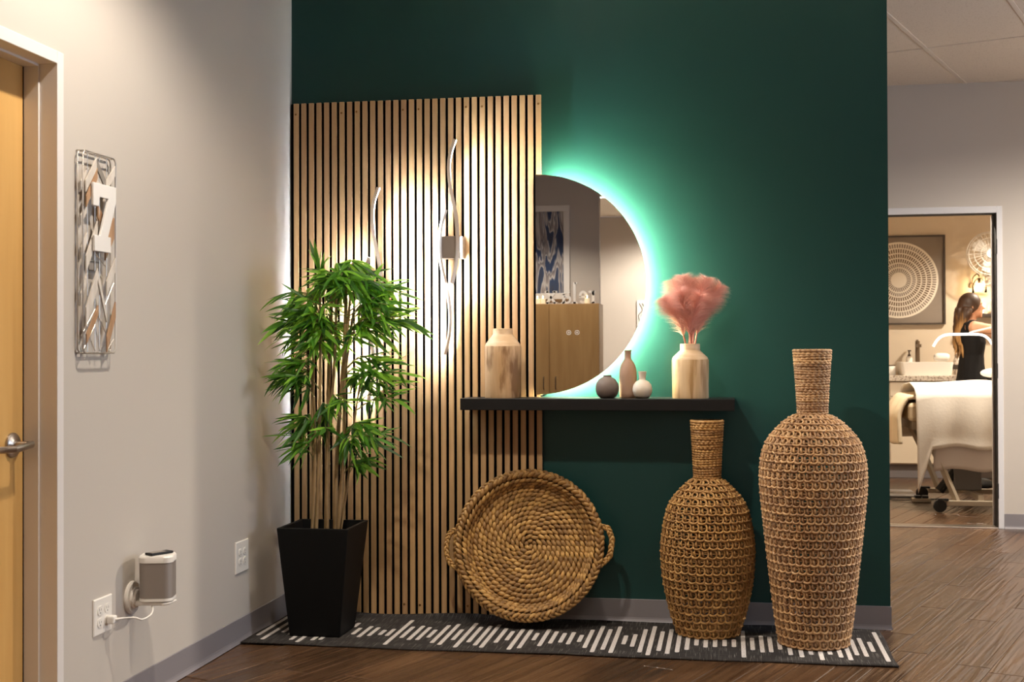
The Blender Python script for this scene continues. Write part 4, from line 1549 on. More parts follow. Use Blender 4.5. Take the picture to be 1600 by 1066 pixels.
# ---- vanity: cabinet, worktop, basin and what stands on it
VF = 6.70
va = thing('vanity_cabinet', 'cream vanity cabinet behind the massage bed', 'cabinet', (3.9, 7.0, 0))
MB().box(-0.95, 1.1, VF + 0.02 - 7.0, 0.298, 0.13, 0.905).build('body', M['cream_cab'], va)
MB().box(-0.95, 1.1, VF + 0.08 - 7.0, 0.298, 0.0, 0.13).build('toe_kick', M['vinyl'], va)
for k in range(4):
    x0 = -0.94 + k * 0.51
    for z0, z1, nm in ((0.765, 0.898, 'drawer'), (0.14, 0.758, 'cabinet_door')):
        d = MB().box(x0, x0 + 0.502, VF - 7.0, VF + 0.0195 - 7.0, z0, z1).build(nm, M['cream_cab'], va, bevel=0.003)
        zz = z1 - 0.06 if nm == 'drawer' else 0.66
        m = MB()
        if nm == 'drawer':
            m.tube([(x0 + 0.17, VF - 7.03, zz), (x0 + 0.33, VF - 7.03, zz)], 0.006, 8)
            for xx in (x0 + 0.19, x0 + 0.31):
                m.tube([(xx, VF - 7.03, zz), (xx, VF - 7.0005, zz)], 0.005, 8)
        else:
            m.tube([(x0 + 0.44, VF - 7.035, zz), (x0 + 0.53, VF - 7.035, zz)], 0.012, 8)
            m.tube([(x0 + 0.46, VF - 7.035, zz), (x0 + 0.46, VF - 7.0005, zz)], 0.007, 8)
        m.build('pull', M['bronze'], d)
tag(MB().box(2.94, 5.02, VF - 0.025, 7.298, 0.906, 0.957).build('worktop', M['granite'], bevel=0.004), 'speckled granite worktop of the vanity', 'worktop')
CT = 0.957
bs = thing('vessel_sink', 'white rectangular vessel sink on the granite worktop', 'sink', (3.815, 6.94, CT))


def rbox(hx, hy, z, r=0.03):
    p = []
    for cx, cy, a0 in ((hx - r, hy - r, 0), (-(hx - r), hy - r, PI / 2), (-(hx - r), -(hy - r), PI), (hx - r, -(hy - r), 1.5 * PI)):
        for k in range(6):
            a = a0 + PI / 2 * k / 5
            p.append((cx + r * math.cos(a), cy + r * math.sin(a), z))
    return p


MB().loft([rbox(0.222, 0.16, 0.0), rbox(0.238, 0.172, 0.118), rbox(0.238, 0.172, 0.124), rbox(0.226, 0.160, 0.124), rbox(0.20, 0.14, 0.03)], True).build('basin', M['porcelain'], bs, smooth=True, auto=40)
fa = thing('tap', 'tall dark metal tap behind the vessel sink', 'tap', (3.785, 7.17, CT))
m = MB()
m.lathe([(0.024, 0.0), (0.024, 0.006), (0.021, 0.008), (0.021, 0.325), (0.001, 0.325)], 20)
m.box(-0.016, 0.016, -0.14, -0.005, 0.265, 0.295)
m.build('spout', M['bronze'], fa, smooth=True, auto=35)
MB().box(-0.008, 0.008, -0.004, 0.05, 0.326, 0.338).build('lever', M['bronze'], fa)
so_ = thing('soap_dispenser', 'small white soap bottle with a dark pump beside the tap', 'soap bottle', (3.705, 7.16, CT))
MB().lathe([(0.028, 0), (0.031, 0.003), (0.031, 0.16), (0.024, 0.175), (0.012, 0.180), (0.001, 0.18)], 20).build('bottle', M['porcelain'], so_, smooth=True, auto=40)
m = MB()
m.lathe([(0.014, 0.1805), (0.014, 0.196), (0.006, 0.198), (0.006, 0.225), (0.001, 0.225)], 12)
m.box(-0.012, 0.012, -0.045, 0.01, 0.2255, 0.238)
m.build('pump', M['dark_wood'], so_)
tw = thing('rolled_towel', 'rolled white towel resting on the rim of the sink', 'towel', (3.985, 7.02, CT + 0.1245))
m = MB()
rings = []
for k in range(9):
    x = -0.072 + 0.144 * k / 8
    rr = 0.042 * (1 - 0.5 * abs(k / 4 - 1) ** 4)
    rings.append([(x, rr * math.cos(2 * PI * j / 18), 0.044 + rr * math.sin(2 * PI * j / 18)) for j in range(18)])
m.loft(rings, True).build('roll', M['linen'], tw, smooth=True)
m = MB()
m.tube([(0.0675, 0.030 * (1 - k / 40) * math.cos(k * 0.5), 0.044 + 0.030 * (1 - k / 40) * math.sin(k * 0.5)) for k in range(34)], 0.003, 5)
m.build('fold_edge', M['sheet'], tw, smooth=True)
jr = thing('candle_jar', 'white candle jar with a lid at the left end of the worktop', 'jar', (3.498, 6.90, CT))
MB().lathe([(0.046, 0), (0.048, 0.003), (0.048, 0.085), (0.046, 0.088), (0.001, 0.088)], 22).build('jar', M['porcelain'], jr, smooth=True, auto=40)
MB().lathe([(0.047, 0.0885), (0.047, 0.098), (0.001, 0.099)], 22).build('lid', M['bronze'], jr, smooth=True, auto=40)
dj = thing('patterned_jar', 'dark patterned jar between the sink and the woman', 'jar', (4.11, 6.92, CT))
MB().lathe([(0.034, 0), (0.042, 0.02), (0.044, 0.10), (0.034, 0.15), (0.026, 0.16), (0.028, 0.20), (0.001, 0.2)], 20).build('jar', M['granite'], dj, smooth=True, auto=60)
MB().lathe([(0.046, 0.055), (0.047, 0.06), (0.047, 0.095), (0.046, 0.1)], 20, cap=False).build('band', M['dark_wood'], dj, smooth=True)

# ---- framed circle art
art = thing('framed_art', 'square framed art of white dash rings on grey linen', 'picture', (3.628, 7.295, 1.879))
AH = 0.435
m = MB()
for a in ((-AH, AH, -0.035, 0, AH - 0.016, AH), (-AH, AH, -0.035, 0, -AH, -AH + 0.016), (-AH, -AH + 0.016, -0.035, 0, -AH + 0.016, AH - 0.016), (AH - 0.016, AH, -0.035, 0, -AH + 0.016, AH - 0.016)):
    m.box(*a)
m.build('frame', M['dark_wood'], art)
MB().box(-AH + 0.016, AH - 0.016, -0.016, -0.001, -AH + 0.016, AH - 0.016).build('linen_ground', M['art_linen'], art)
MB().lathe([(0.001, -0.0185), (0.372, -0.0185), (0.372, -0.0162), (0.001, -0.0162)], 60, (0, 0, 0), 'y').build('paper_disc', M['art_white'], art)
for r0, r1, nn_ in ((0.075, 0.115, 34), (0.128, 0.160, 46), (0.172, 0.207, 56), (0.219, 0.254, 68), (0.266, 0.303, 80), (0.315, 0.352, 90)):
    m = MB()
    for k in range(nn_):
        a = 2 * PI * k / nn_
        da = 0.30 * 2 * PI / nn_
        q = [(r0 * math.cos(a - da), r0 * math.sin(a - da)), (r1 * math.cos(a - da), r1 * math.sin(a - da)), (r1 * math.cos(a + da), r1 * math.sin(a + da)), (r0 * math.cos(a + da), r0 * math.sin(a + da))]
        m.prism(q, lambda u, v, d: (u, d, v), -0.0196, -0.0186)
    m.build('dash_ring', M['art_linen'] if nn_ % 4 else M['bronze'], art)

# ---- wall fan
fn = thing('wall_fan', 'white wall-mounted fan above the lamp shelf', 'fan', (4.435, 7.06, 2.105))
m = MB()
for yy, R_ in ((-0.05, 0.09), (-0.04, 0.15), (-0.02, 0.195), (0.0, 0.212), (0.03, 0.205)):
    m.tube([(R_ * math.cos(2 * PI * k / 40), yy, R_ * math.sin(2 * PI * k / 40)) for k in range(40)], 0.0035, 5, closed=True)
for k in range(28):
    a = 2 * PI * k / 28
    m.tube([(0.04 * math.cos(a), -0.055, 0.04 * math.sin(a)), (0.15 * math.cos(a), -0.041, 0.15 * math.sin(a)), (0.212 * math.cos(a), 0.0, 0.212 * math.sin(a)), (0.14 * math.cos(a), 0.05, 0.14 * math.sin(a)), (0.05 * math.cos(a), 0.06, 0.05 * math.sin(a))], 0.0022, 5)
m.build('cage', M['fan_white'], fn)
for k in range(3):
    a = 2 * PI * k / 3 + 0.4
    m = MB()
    pts = [(0.03, -0.35), (0.10, -0.55), (0.17, -0.35), (0.185, 0.1), (0.16, 0.42), (0.09, 0.40), (0.03, 0.25)]
    m.prism(pts, lambda u, v, d: (u * math.cos(a + v), d + 0.02 * v, u * math.sin(a + v)), -0.008, -0.004)
    m.build('blade', M['fan_white'], fn)
MB().lathe([(0.001, -0.062), (0.040, -0.060), (0.044, -0.05), (0.044, 0.0), (0.055, 0.02), (0.055, 0.12), (0.03, 0.15), (0.001, 0.15)], 24, (0, 0, 0), 'y').build('hub', M['porcelain'], fn, smooth=True, auto=40)
m = MB()
m.box(-0.03, 0.03, 0.10, 0.235, -0.30, -0.16)
m.box(-0.018, 0.018, 0.06, 0.13, -0.24, 0.0)
m.build('wall_arm', M['fan_white'], fn, bevel=0.006)

# ---- lamp shelf with a glass sconce above it
ls = MB().box(4.27, 5.0, 7.10, 7.298, 1.508, 1.540)
tag(ls.build('wall_shelf', M['dark_wood'], bevel=0.003), 'dark narrow wall shelf beside the woman', 'shelf')
sl = thing('glass_wall_lamp', 'glass dome wall lamp with a glowing warm bulb', 'wall lamp', (4.365, 7.20, 1.80))
m = MB()
m.tube(spline([(-0.05, 0.095, 0.02), (-0.05, 0.05, 0.09), (-0.02, 0.0, 0.125), (0.0, 0.0, 0.095)], 6), 0.006, 8)
m.lathe([(0.028, 0.085), (0.028, 0.097)], 18, (-0.05, 0, 0.02), 'y')
m.build('arm', M['bronze'], sl, smooth=True, auto=40)
MB().lathe([(0.018, 0.085), (0.045, 0.060), (0.066, 0.01), (0.068, -0.055), (0.066, -0.055), (0.064, 0.01), (0.043, 0.058), (0.018, 0.083)], 28, cap=False).build('glass_dome', M['clear'], sl, smooth=True)
MB().sphere((0, 0, 0.0), 0.026, 0.026, 0.034).build('bulb', M['bulb'], sl, smooth=True)
MB().lathe([(0.012, 0.03), (0.014, 0.06), (0.018, 0.086), (0.001, 0.09)], 14).build('socket', M['bronze'], sl, smooth=True)
cl = thing('tealight_lamp', 'small glowing white lamp standing on the dark wall shelf', 'lamp', (4.365, 7.19, 1.5405))
MB().lathe([(0.030, 0.0), (0.034, 0.004), (0.052, 0.10), (0.050, 0.10), (0.030, 0.006)], 24).build('shade', mat('lit_shade', (0.9, 0.75, 0.5), 0.6, emit=((1.0, 0.72, 0.40), 5.0)), cl, smooth=True, auto=40)
MB().lathe([(0.033, 0.0), (0.036, 0.002), (0.036, 0.008), (0.031, 0.009)], 20).build('foot', M['bronze'], cl, smooth=True)
cn = thing('shelf_cone', 'pale cone ornament at the right of the dark wall shelf', 'ornament', (4.47, 7.19, 1.5405))
MB().lathe([(0.036, 0), (0.032, 0.03), (0.018, 0.11), (0.004, 0.15), (0.001, 0.152)], 20).build('cone', M['cream_ceramic'], cn, smooth=True)

# ---- massage bed
BX0, BX1, BY0, BY1 = 3.30, 5.10, 4.22, 4.95
bd = thing('massage_bed', 'massage bed on a beige wheeled frame in the treatment room', 'bed', (4.2, 4.58, 0))
ox, oy = 4.2, 4.58
MB().loft([[(x - ox, y - oy, z) for x, y in ((BX0, BY0), (BX1, BY0), (BX1, BY1), (BX0, BY1))] for z in (0.66, 0.80)], True).build('mattress', M['quilt'], bd, bevel=0.03)
MB().box(BX0 + 0.03 - ox, BX1 - 0.03 - ox, BY0 + 0.04 - oy, BY1 - 0.04 - oy, 0.60, 0.659).build('top_frame', M['beige_metal'], bd)
for yy in (BY0 - 0.08, BY1 + 0.05):
    MB().box(3.55 - ox, 4.95 - ox, yy - 0.02 - oy, yy + 0.02 - oy, 0.05, 0.088).build('base_rail', M['beige_metal'], bd, bevel=0.004)
for xx in (3.80, 4.80):
    MB().box(xx - 0.02 - ox, xx + 0.02 - ox, BY0 - 0.06 - oy, BY1 + 0.03 - oy, 0.088, 0.125).build('cross_rail', M['beige_metal'], bd)
for yy in (BY0 - 0.05, BY1 + 0.02):
    for x0, x1 in ((3.635, 3.50), (4.86, 4.62)):
        MB().tube([(x0 - ox, yy - oy, 0.07), (x1 - ox + 0.02, yy - oy + (0.03 if yy < 4.5 else -0.03), 0.36), (x1 - ox - 0.1 + 0.0, yy - oy + (0.08 if yy < 4.5 else -0.08), 0.605)], 0.024, 4).build('leg', M['beige_metal'], bd)
MB().box(3.66 - ox, 3.86 - ox, 4.45 - oy, 4.70 - oy, 0.13, 0.42).build('motor_cover', M['grey_plastic'], bd, bevel=0.01)
MB().tube([(3.56 - ox, 4.5 - oy, 0.12), (3.9 - ox, 4.5 - oy, 0.56)], 0.035, 10).build('piston', M['rubber'], bd)
for xx, yy in ((3.505, 4.13), (4.90, 4.13), (3.505, 5.0), (4.90, 5.0)):
    c = MB()
    c.lathe([(0.012, -0.016), (0.046, -0.014), (0.048, -0.008), (0.048, 0.008), (0.046, 0.014), (0.012, 0.016)], 20, (xx - ox, yy - oy, 0.049), 'y')
    w_ = c.build('caster', M['rubber'], bd, smooth=True, auto=40)
    MB().box(xx - 0.016 - ox, xx + 0.06 - ox, yy - 0.022 - oy, yy + 0.022 - oy, 0.088, 0.102).build('fork', M['rubber'], w_)


def drape(name, label, cat, matl, x0, x1, ztop, front_hem, back_hem, thick, bulge, fold, nu=60, left_corner=0.0, ynear=None, puff=0.0):
    """a cloth laid over the bed along x: front hang, top, back hang"""
    yn = BY0 - 0.015 - thick
    yf = BY1 + 0.015 + thick
    LF, LT, LB = ztop - front_hem, yf - yn, ztop - back_hem
    tot = LF + LT + LB

    def fn_(u, v):
        x = x0 + (x1 - x0) * u
        s = v * tot
        ph = x * 17 + 2.0 * math.sin(x * 5)
        if s < LF:
            k = 1 - s / LF                # 1 at the hem
            dz = LF * k
            ex = left_corner * max(0.0, 1 - u * 15) * k
            y = yn - 0.012 - fold * k * (0.5 + 0.5 * math.sin(ph)) - 0.03 * math.sin(PI * min(1, k * 1.2)) * 0.4
            z = ztop - dz - ex - 0.012 * math.sin(ph * 0.7) * k
            xx = x + 0.02 * k * math.sin(ph * 0.5)
            return (xx, y, z)
        s -= LF
        if s < LT:
            k = s / LT
            e = math.sin(PI * k)
            z = ztop + bulge * e ** 0.5 + puff * e * noise.noise((x * 3.2, k * 3.0, 2.0))
            return (x, yn + LT * k, z)
        k = (s - LT) / LB
        return (x + 0.02 * k * math.sin(ph), yf + 0.01 + fold * k * (0.5 + 0.5 * math.sin(ph)), ztop - LB * k)
    m = MB().grid(fn_, nu, 56)
    o = m.build(name, matl, None, smooth=True)
    so2 = o.modifiers.new('thickness', 'SOLIDIFY')
    so2.thickness = 0.006
    so2.offset = 0
    return tag(o, label, cat)


drape('bed_sheet', 'grey-beige sheet hanging below the blanket on the massage bed', 'sheet', M['sheet'], 3.475, 5.06, 0.835, 0.305, 0.5, 0.004, 0.02, 0.010)
drape('blanket', 'thick white blanket draped over the massage bed, one corner near the floor', 'blanket', M['linen'], 3.345, 5.08, 0.872, 0.470, 0.5, 0.026, 0.07, 0.030, nu=90, left_corner=0.33, puff=0.03)
# quilt hanging over the left end of the bed
def quilt_fn(u, v):
    y = BY0 + 0.02 + (BY1 - BY0 - 0.02) * u
    s = v
    if s < 0.35:
        k = s / 0.35
        return (3.62 - 0.32 * k, y, 0.835 + 0.015 * math.sin(PI * k))
    k = (s - 0.35) / 0.65
    return (3.30 - 0.075 * math.sin(min(1, k * 2) * PI / 2) - 0.02 * math.sin(y * 22) * k, y - 0.05 * k * (0.5 - u), 0.835 - 0.35 * k + 0.01 * math.sin(y * 15))


q = MB().grid(quilt_fn, 40, 30).build('quilt', M['quilt'], None, smooth=True)
sq_ = q.modifiers.new('thickness', 'SOLIDIFY')
sq_.thickness = 0.03
sq_.offset = 0
tag(q, 'cream folded quilt hanging over the left end of the massage bed', 'quilt')
pw_ = thing('face_pillow', 'puffy white pillow on the right of the massage bed', 'pillow', (4.10, 4.62, 0.972))
m = MB()
rings = []
for i in range(11):
    a = PI * i / 10
    rr = max(0.03, math.sin(a)) ** 0.6
    rings.append([(0.21 * rr * math.copysign(abs(math.cos(b)) ** 0.75, math.cos(b)), 0.17 * rr * math.copysign(abs(math.sin(b)) ** 0.75, math.sin(b)), 0.042 - 0.042 * math.cos(a)) for b in [2 * PI * j / 24 for j in range(24)]])
m.loft(rings, True).build('pillow_case', M['linen'], pw_, smooth=True)
mt2 = MB().box(3.18, 3.50, 5.10, 5.60, 0.0005, 0.012).build('floor_mat', M['grey_plastic'], bevel=0.004)
tag(mt2, 'dark foot mat on the floor left of the massage bed', 'mat')
fp = thing('foot_pedal', 'beige foot control on the floor under the left end of the bed', 'foot pedal', (3.47, 4.80, 0.0005))
MB().box(-0.07, 0.07, -0.05, 0.05, 0.0, 0.03).build('base', M['beige_metal'], fp, bevel=0.006)
MB().box(-0.05, -0.005, -0.04, 0.03, 0.031, 0.05).build('pedal', M['rubber'], fp, bevel=0.004)
MB().box(0.005, 0.05, -0.04, 0.03, 0.031, 0.05).build('pedal', M['rubber'], fp, bevel=0.004)
MB().tube(spline([(-0.07, 0, 0.012), (-0.16, 0.03, 0.006), (-0.24, 0.12, 0.006), (-0.1, 0.2, 0.006), (0.2, 0.12, 0.006)], 8), 0.004, 6).build('lead', M['rubber'], fp, smooth=True)

# ---- arch lamp over the bed
al = thing('arch_lamp', 'white glowing half-moon arch lamp in front of the woman', 'lamp', (4.62, 5.22, 0))
apts = spline([(3.633, 1.222), (3.655, 1.262), (3.690, 1.298), (3.745, 1.318), (3.84, 1.320), (3.96, 1.320), (4.02, 1.311), (4.065, 1.280), (4.098, 1.225), (4.115, 1.19)], 5)
MB().tube([(p.x - 4.62, 0, p.y) for p in [Vector((a[0], a[1], 0)) for a in apts]], 0.0095, 8, flat=(1.0, 0.8)).build('light_arch', M['lamp_glow'], al, smooth=True)
m = MB()
m.lathe([(0.16, 0.0), (0.16, 0.018), (0.02, 0.026), (0.001, 0.026)], 28)
m.tube([(0, 0, 0.02), (0, 0, 1.30)], 0.012, 10)
m.tube(spline([(0, 0, 1.28), (-0.10, 0.03, 1.36), (-0.35, 0.02, 1.40), (-0.66, 0.014, 1.345), (-0.70, 0.012, 1.325)], 6), 0.008, 8)
m.build('stand', M['porcelain'], al, smooth=True, auto=40)

# ---- the woman at the counter, seen from behind her right shoulder
PX, PY = 4.06, 5.95
pe = thing('person', 'woman with long hair in a black sleeveless outfit reaching towards the shelf', 'person', (PX, PY, 0))


def ell(c, rx, ry, rz_axis=None, n=16, tilt=None):
    """horizontal ellipse ring"""
    return [(c[0] + rx * math.cos(2 * PI * j / n), c[1] + ry * math.sin(2 * PI * j / n), c[2]) for j in range(n)]


def remesh(o, size, it=6):
    r = o.modifiers.new('remesh', 'REMESH')
    r.mode = 'VOXEL'
    r.voxel_size = size
    r.use_smooth_shade = True
    s = o.modifiers.new('smooth', 'SMOOTH')
    s.iterations = it
    s.factor = 0.5


bm_ = MB()
# torso (x forward, y sideways)
bm_.loft([ell((0.01, 0, 0.86), 0.105, 0.165), ell((0.0, 0, 0.95), 0.115, 0.17), ell((0.0, 0, 1.05), 0.095, 0.140), ell((0.005, 0, 1.14), 0.088, 0.130), ell((0.005, 0, 1.26), 0.105, 0.150), ell((-0.005, 0, 1.36), 0.098, 0.165), ell((-0.015, 0, 1.42), 0.075, 0.145), ell((-0.012, 0, 1.455), 0.055, 0.07)], True)
# legs and feet
for sy in (-1, 1):
    bm_.loft([ell((0.01, sy * 0.085, 0.90), 0.088, 0.082), ell((0.012, sy * 0.09, 0.72), 0.078, 0.074), ell((0.015, sy * 0.09, 0.50), 0.056, 0.055), ell((0.0, sy * 0.09, 0.36), 0.056, 0.052), ell((-0.01, sy * 0.09, 0.12), 0.036, 0.034), ell((-0.01, sy * 0.09, 0.05), 0.038, 0.034)], True)
    bm_.sphere((0.055, sy * 0.09, 0.038), 0.12, 0.042, 0.036)
# neck and head
bm_.tube([(-0.012, 0, 1.42), (0.0, 0, 1.50)], [0.052, 0.048], 14)
HC = (0.005, 0, 1.578)
bm_.sphere(HC, 0.092, 0.074, 0.100, 20, 14)
bm_.sphere((0.040, 0, 1.520), 0.052, 0.050, 0.050)        # jaw
bm_.tube([(0.085, 0, 1.580), (0.108, 0, 1.552), (0.088, 0, 1.540)], [0.010, 0.015, 0.012], 8)    # nose
bm_.sphere((0.088, 0, 1.520), 0.012, 0.022, 0.007, 10, 6)   # upper lip
bm_.sphere((0.085, 0, 1.507), 0.012, 0.020, 0.007, 10, 6)   # lower lip
bm_.sphere((0.076, 0, 1.484), 0.018, 0.024, 0.016, 10, 6)   # chin
for sy in (-1, 1):
    bm_.sphere((-0.005, sy * 0.074, 1.568), 0.020, 0.010, 0.032, 10, 8)    # ears
    bm_.sphere((0.078, sy * 0.032, 1.596), 0.016, 0.022, 0.010, 10, 6)     # brows
# arms stretched forward
for sy, fy, dz in ((-1, -0.10, 0.0), (1, 0.10, -0.03)):
    shd = Vector((-0.005, sy * 0.165, 1.385))
    elb = Vector((0.235, sy * 0.19, 1.355 + dz))
    wri = Vector((0.455, sy * 0.10, 1.42 + dz))
    bm_.tube([shd + Vector((-0.02, -sy * 0.05, 0.01)), shd, shd.lerp(elb, 0.4), elb, elb.lerp(wri, 0.3), wri], [0.060, 0.057, 0.046, 0.040, 0.041, 0.027], 14)
    hd_ = (wri - elb).normalized()
    palm = wri + hd_ * 0.05
    bm_.tube([wri, palm, palm + hd_ * 0.04], [0.026, 0.038, 0.036], 12, flat=(0.45, 1.0), up=(0, 0, 1))
    for f in range(4):
        off = Vector((0, (f - 1.5) * 0.019, 0))
        b0 = palm + hd_ * 0.035 + off
        Lf = (0.062, 0.074, 0.070, 0.055)[f]
        bm_.tube([b0 - hd_ * 0.02, b0 + hd_ * Lf * 0.5, b0 + hd_ * Lf * 0.8 + Vector((0, 0, -0.014)), b0 + hd_ * Lf * 0.95 + Vector((0, 0, -0.034))], [0.0095, 0.0088, 0.0082, 0.007], 8)
    bm_.tube([wri + hd_ * 0.02 + Vector((0, -sy * 0.018, 0)), wri + hd_ * 0.05 + Vector((0, -sy * 0.045, -0.006)), wri + hd_ * 0.082 + Vector((0, -sy * 0.052, -0.016))], [0.012, 0.0105, 0.008], 8)
body = bm_.build('body', M['skin'], pe)
remesh(body, 0.0075, 4)
# clothing, a little larger than the body
ct = MB()
ct.loft([ell((0.0, 0, 1.02), 0.112, 0.162), ell((0.0, 0, 1.08), 0.106, 0.150), ell((0.005, 0, 1.15), 0.098, 0.142), ell((0.005, 0, 1.26), 0.117, 0.163), ell((-0.005, 0, 1.36), 0.110, 0.172), ell((-0.016, 0, 1.425), 0.083, 0.135), ell((-0.016, 0, 1.452), 0.066, 0.088)], True)
for sy in (-1, 1):
    ct.sphere((-0.012, sy * 0.150, 1.392), 0.066, 0.040, 0.062, 14, 10)
top_ = ct.build('sleeveless_top', M['black_cloth'], pe)
remesh(top_, 0.008, 3)
pt_ = MB()
pt_.loft([ell((0.005, 0, 0.82), 0.125, 0.185), ell((0.0, 0, 0.93), 0.128, 0.185), ell((0.0, 0, 1.03), 0.110, 0.160), ell((0.0, 0, 1.06), 0.106, 0.155)], True)
for sy in (-1, 1):
    pt_.loft([ell((0.01, sy * 0.088, 0.92), 0.105, 0.095), ell((0.012, sy * 0.09, 0.72), 0.092, 0.086), ell((0.015, sy * 0.09, 0.50), 0.073, 0.070), ell((0.0, sy * 0.09, 0.30), 0.070, 0.066), ell((-0.01, sy * 0.09, 0.10), 0.060, 0.056)], True)
pants = pt_.build('trousers', M['black_cloth'], pe)
remesh(pants, 0.009, 3)
m = MB()
m.lathe([(0.012, -0.003), (0.012, 0.0), (0.009, 0.002), (0.001, 0.002)], 14, (0.045, -0.196, 0.915), 'y')
m.build('trouser_button', M['porcelain'], pe, smooth=True)
MB().loft([[(0.10, -0.03, 1.02), (0.10, 0.03, 1.02), (0.10, 0.03, 0.97), (0.10, -0.03, 0.97)], [(0.165, -0.045, 0.985), (0.165, 0.02, 0.985), (0.165, 0.02, 0.905), (0.165, -0.045, 0.905)]], True).build('apron_bow', M['black_cloth'], pe, bevel=0.004)
for sy in (-1, 1):
    MB().loft([ell((-0.01, sy * 0.09, 0.0), 0.05, 0.042), ell((-0.01, sy * 0.09, 0.05), 0.05, 0.042), ell((-0.01, sy * 0.09, 0.10), 0.043, 0.04)], True).sphere((0.055, sy * 0.09, 0.04), 0.13, 0.048, 0.0395).build('shoe', M['rubber'], pe, smooth=True)
# hair: cap plus long wavy locks
hr = MB()
hr.sphere((-0.010, 0, 1.590), 0.100, 0.086, 0.104, 20, 14)
hr.sphere((-0.052, 0, 1.545), 0.070, 0.080, 0.105, 16, 12)
rh = random.Random(8)
for k in range(26):
    a = math.radians(95 + 170 * k / 25)
    st_ = Vector((-0.02 + 0.085 * math.cos(a), 0.078 * math.sin(a), 1.56))
    L = rh.uniform(0.26, 0.46) if math.cos(a) < -0.3 else rh.uniform(0.13, 0.20)
    pts = []
    for q in range(8):
        s = q / 7
        pts.append((st_.x - 0.035 * s + 0.012 * math.sin(s * 9 + k), st_.y * (1 - 0.10 * s) + 0.012 * math.sin(s * 8 + k * 2.1), st_.z - L * s))
    hr.tube(pts, [0.020, 0.024, 0.024, 0.022, 0.020, 0.016, 0.012, 0.005], 8)
hair = hr.build('hair', M['hair'], pe)
remesh(hair, 0.008, 2)
for sy in (-1, 1):
    MB().sphere((0.080, sy * 0.034, 1.578), 0.010, 0.012, 0.008, 10, 8).build('eye', M['porcelain'], pe, smooth=True)

# ================================================================= THE REAR OF THE ROOM (seen in the mirror)
cb = thing('maple_cabinet', 'tall two-door maple cabinet reflected in the mirror', 'cabinet', (0.24, -7.2, 0))
MB().box(-0.50, 0.496, -0.199, 0.180, 0.06, 1.665).build('carcass', M['cab_maple'], cb)
MB().box(-0.48, 0.476, -0.19, 0.14, 0.0, 0.06).build('plinth', M['vinyl'], cb)
for x0, x1, hx in ((-0.498, -0.003, -0.055), (0.007, 0.494, 0.063)):
    d = MB().box(x0, x1, 0.181, 0.200, 0.07, 1.662).build('cabinet_door', M['cab_maple'], cb, bevel=0.002)
    m = MB()
    m.tube(spline([(hx, 0.2005, 0.945), (hx, 0.226, 0.93), (hx, 0.228, 0.88), (hx, 0.226, 0.835), (hx, 0.2005, 0.82)], 5), 0.005, 8)
    m.build('bar_handle', M['bronze'], d, smooth=True)
CZ = 1.6655
rl = thing('letter_sign', 'white standing letters spelling relax on the maple cabinet', 'letters', (0.0, -7.06, CZ))


def letter(strokes):
    """slab letter as thick flat strokes; u runs in reading direction (towards -x as it faces the mirror)"""
    m = MB()
    for pts, w in strokes:
        n = len(pts)
        rings = []
        for i, (u, v) in enumerate(pts):
            p0, p1 = pts[max(i - 1, 0)], pts[min(i + 1, n - 1)]
            d = Vector((p1[0] - p0[0], p1[1] - p0[1])).normalized()
            nx = Vector((-d.y, d.x)) * w / 2
            rings.append([(-(u + sx_ * nx.x), dy, v + sx_ * nx.y) for sx_, dy in ((-1, -0.013), (1, -0.013), (1, 0.013), (-1, 0.013))])
        m.loft(rings, True)
    return m.build('letter', M['white_paint'], rl)


def arc_pts(cu, cv, ru, rv, a0, a1, n=16):
    return [(cu + ru * math.cos(math.radians(a0 + (a1 - a0) * k / n)), cv + rv * math.sin(math.radians(a0 + (a1 - a0) * k / n))) for k in range(n + 1)]


B_ = 0.026
XH = 0.128
r_ = -0.690       # reading starts at the right (x = 0.690) and runs left
letter([([(r_ + 0.018, 0.0), (r_ + 0.018, XH)], B_), ([(r_ - 0.004, 0.009), (r_ + 0.048, 0.009)], 0.018), ([(r_ - 0.004, XH - 0.009), (r_ + 0.02, XH - 0.009)], 0.018),
        (arc_pts(r_ + 0.045, XH - 0.05, 0.030, 0.040, 175, 55, 8), 0.022)])
e_ = -0.572
letter([(arc_pts(e_, XH / 2, 0.032, XH / 2 - 0.012, 5, 320, 22), 0.024), ([(e_ - 0.034, XH * 0.52), (e_ + 0.040, XH * 0.52)], 0.017)])
l_ = -0.487
letter([([(l_, 0.0), (l_, 0.212)], B_), ([(l_ - 0.028, 0.009), (l_ + 0.028, 0.009)], 0.018), ([(l_ - 0.028, 0.203), (l_, 0.203)], 0.018)])
a_ = -0.405
letter([([(a_ + 0.026, 0.0), (a_ + 0.026, XH - 0.03)], B_), (arc_pts(a_ - 0.004, XH - 0.042, 0.030, 0.032, 0, 150, 10), 0.020), (arc_pts(a_ - 0.006, 0.042, 0.032, 0.032, 40, 330, 18), 0.022), ([(a_ + 0.02, 0.009), (a_ + 0.052, 0.009)], 0.018)])
x_ = -0.252
letter([([(x_ - 0.042, 0.004), (x_ + 0.042, XH - 0.004)], 0.024), ([(x_ - 0.042, XH - 0.004), (x_ + 0.042, 0.004)], 0.026), ([(x_ - 0.062, 0.009), (x_ - 0.018, 0.009)], 0.018), ([(x_ + 0.018, 0.009), (x_ + 0.062, 0.009)], 0.018),
        ([(x_ - 0.062, XH - 0.009), (x_ - 0.018, XH - 0.009)], 0.018), ([(x_ + 0.018, XH - 0.009), (x_ + 0.062, XH - 0.009)], 0.018)])
M['flame'] = mat('candle_flame', (1, 0.8, 0.4), 0.5, emit=((1.0, 0.72, 0.35), 9.0))
M['wax'] = mat('candle_wax', (0.80, 0.70, 0.52), 0.6, emit=((1.0, 0.70, 0.35), 0.35))
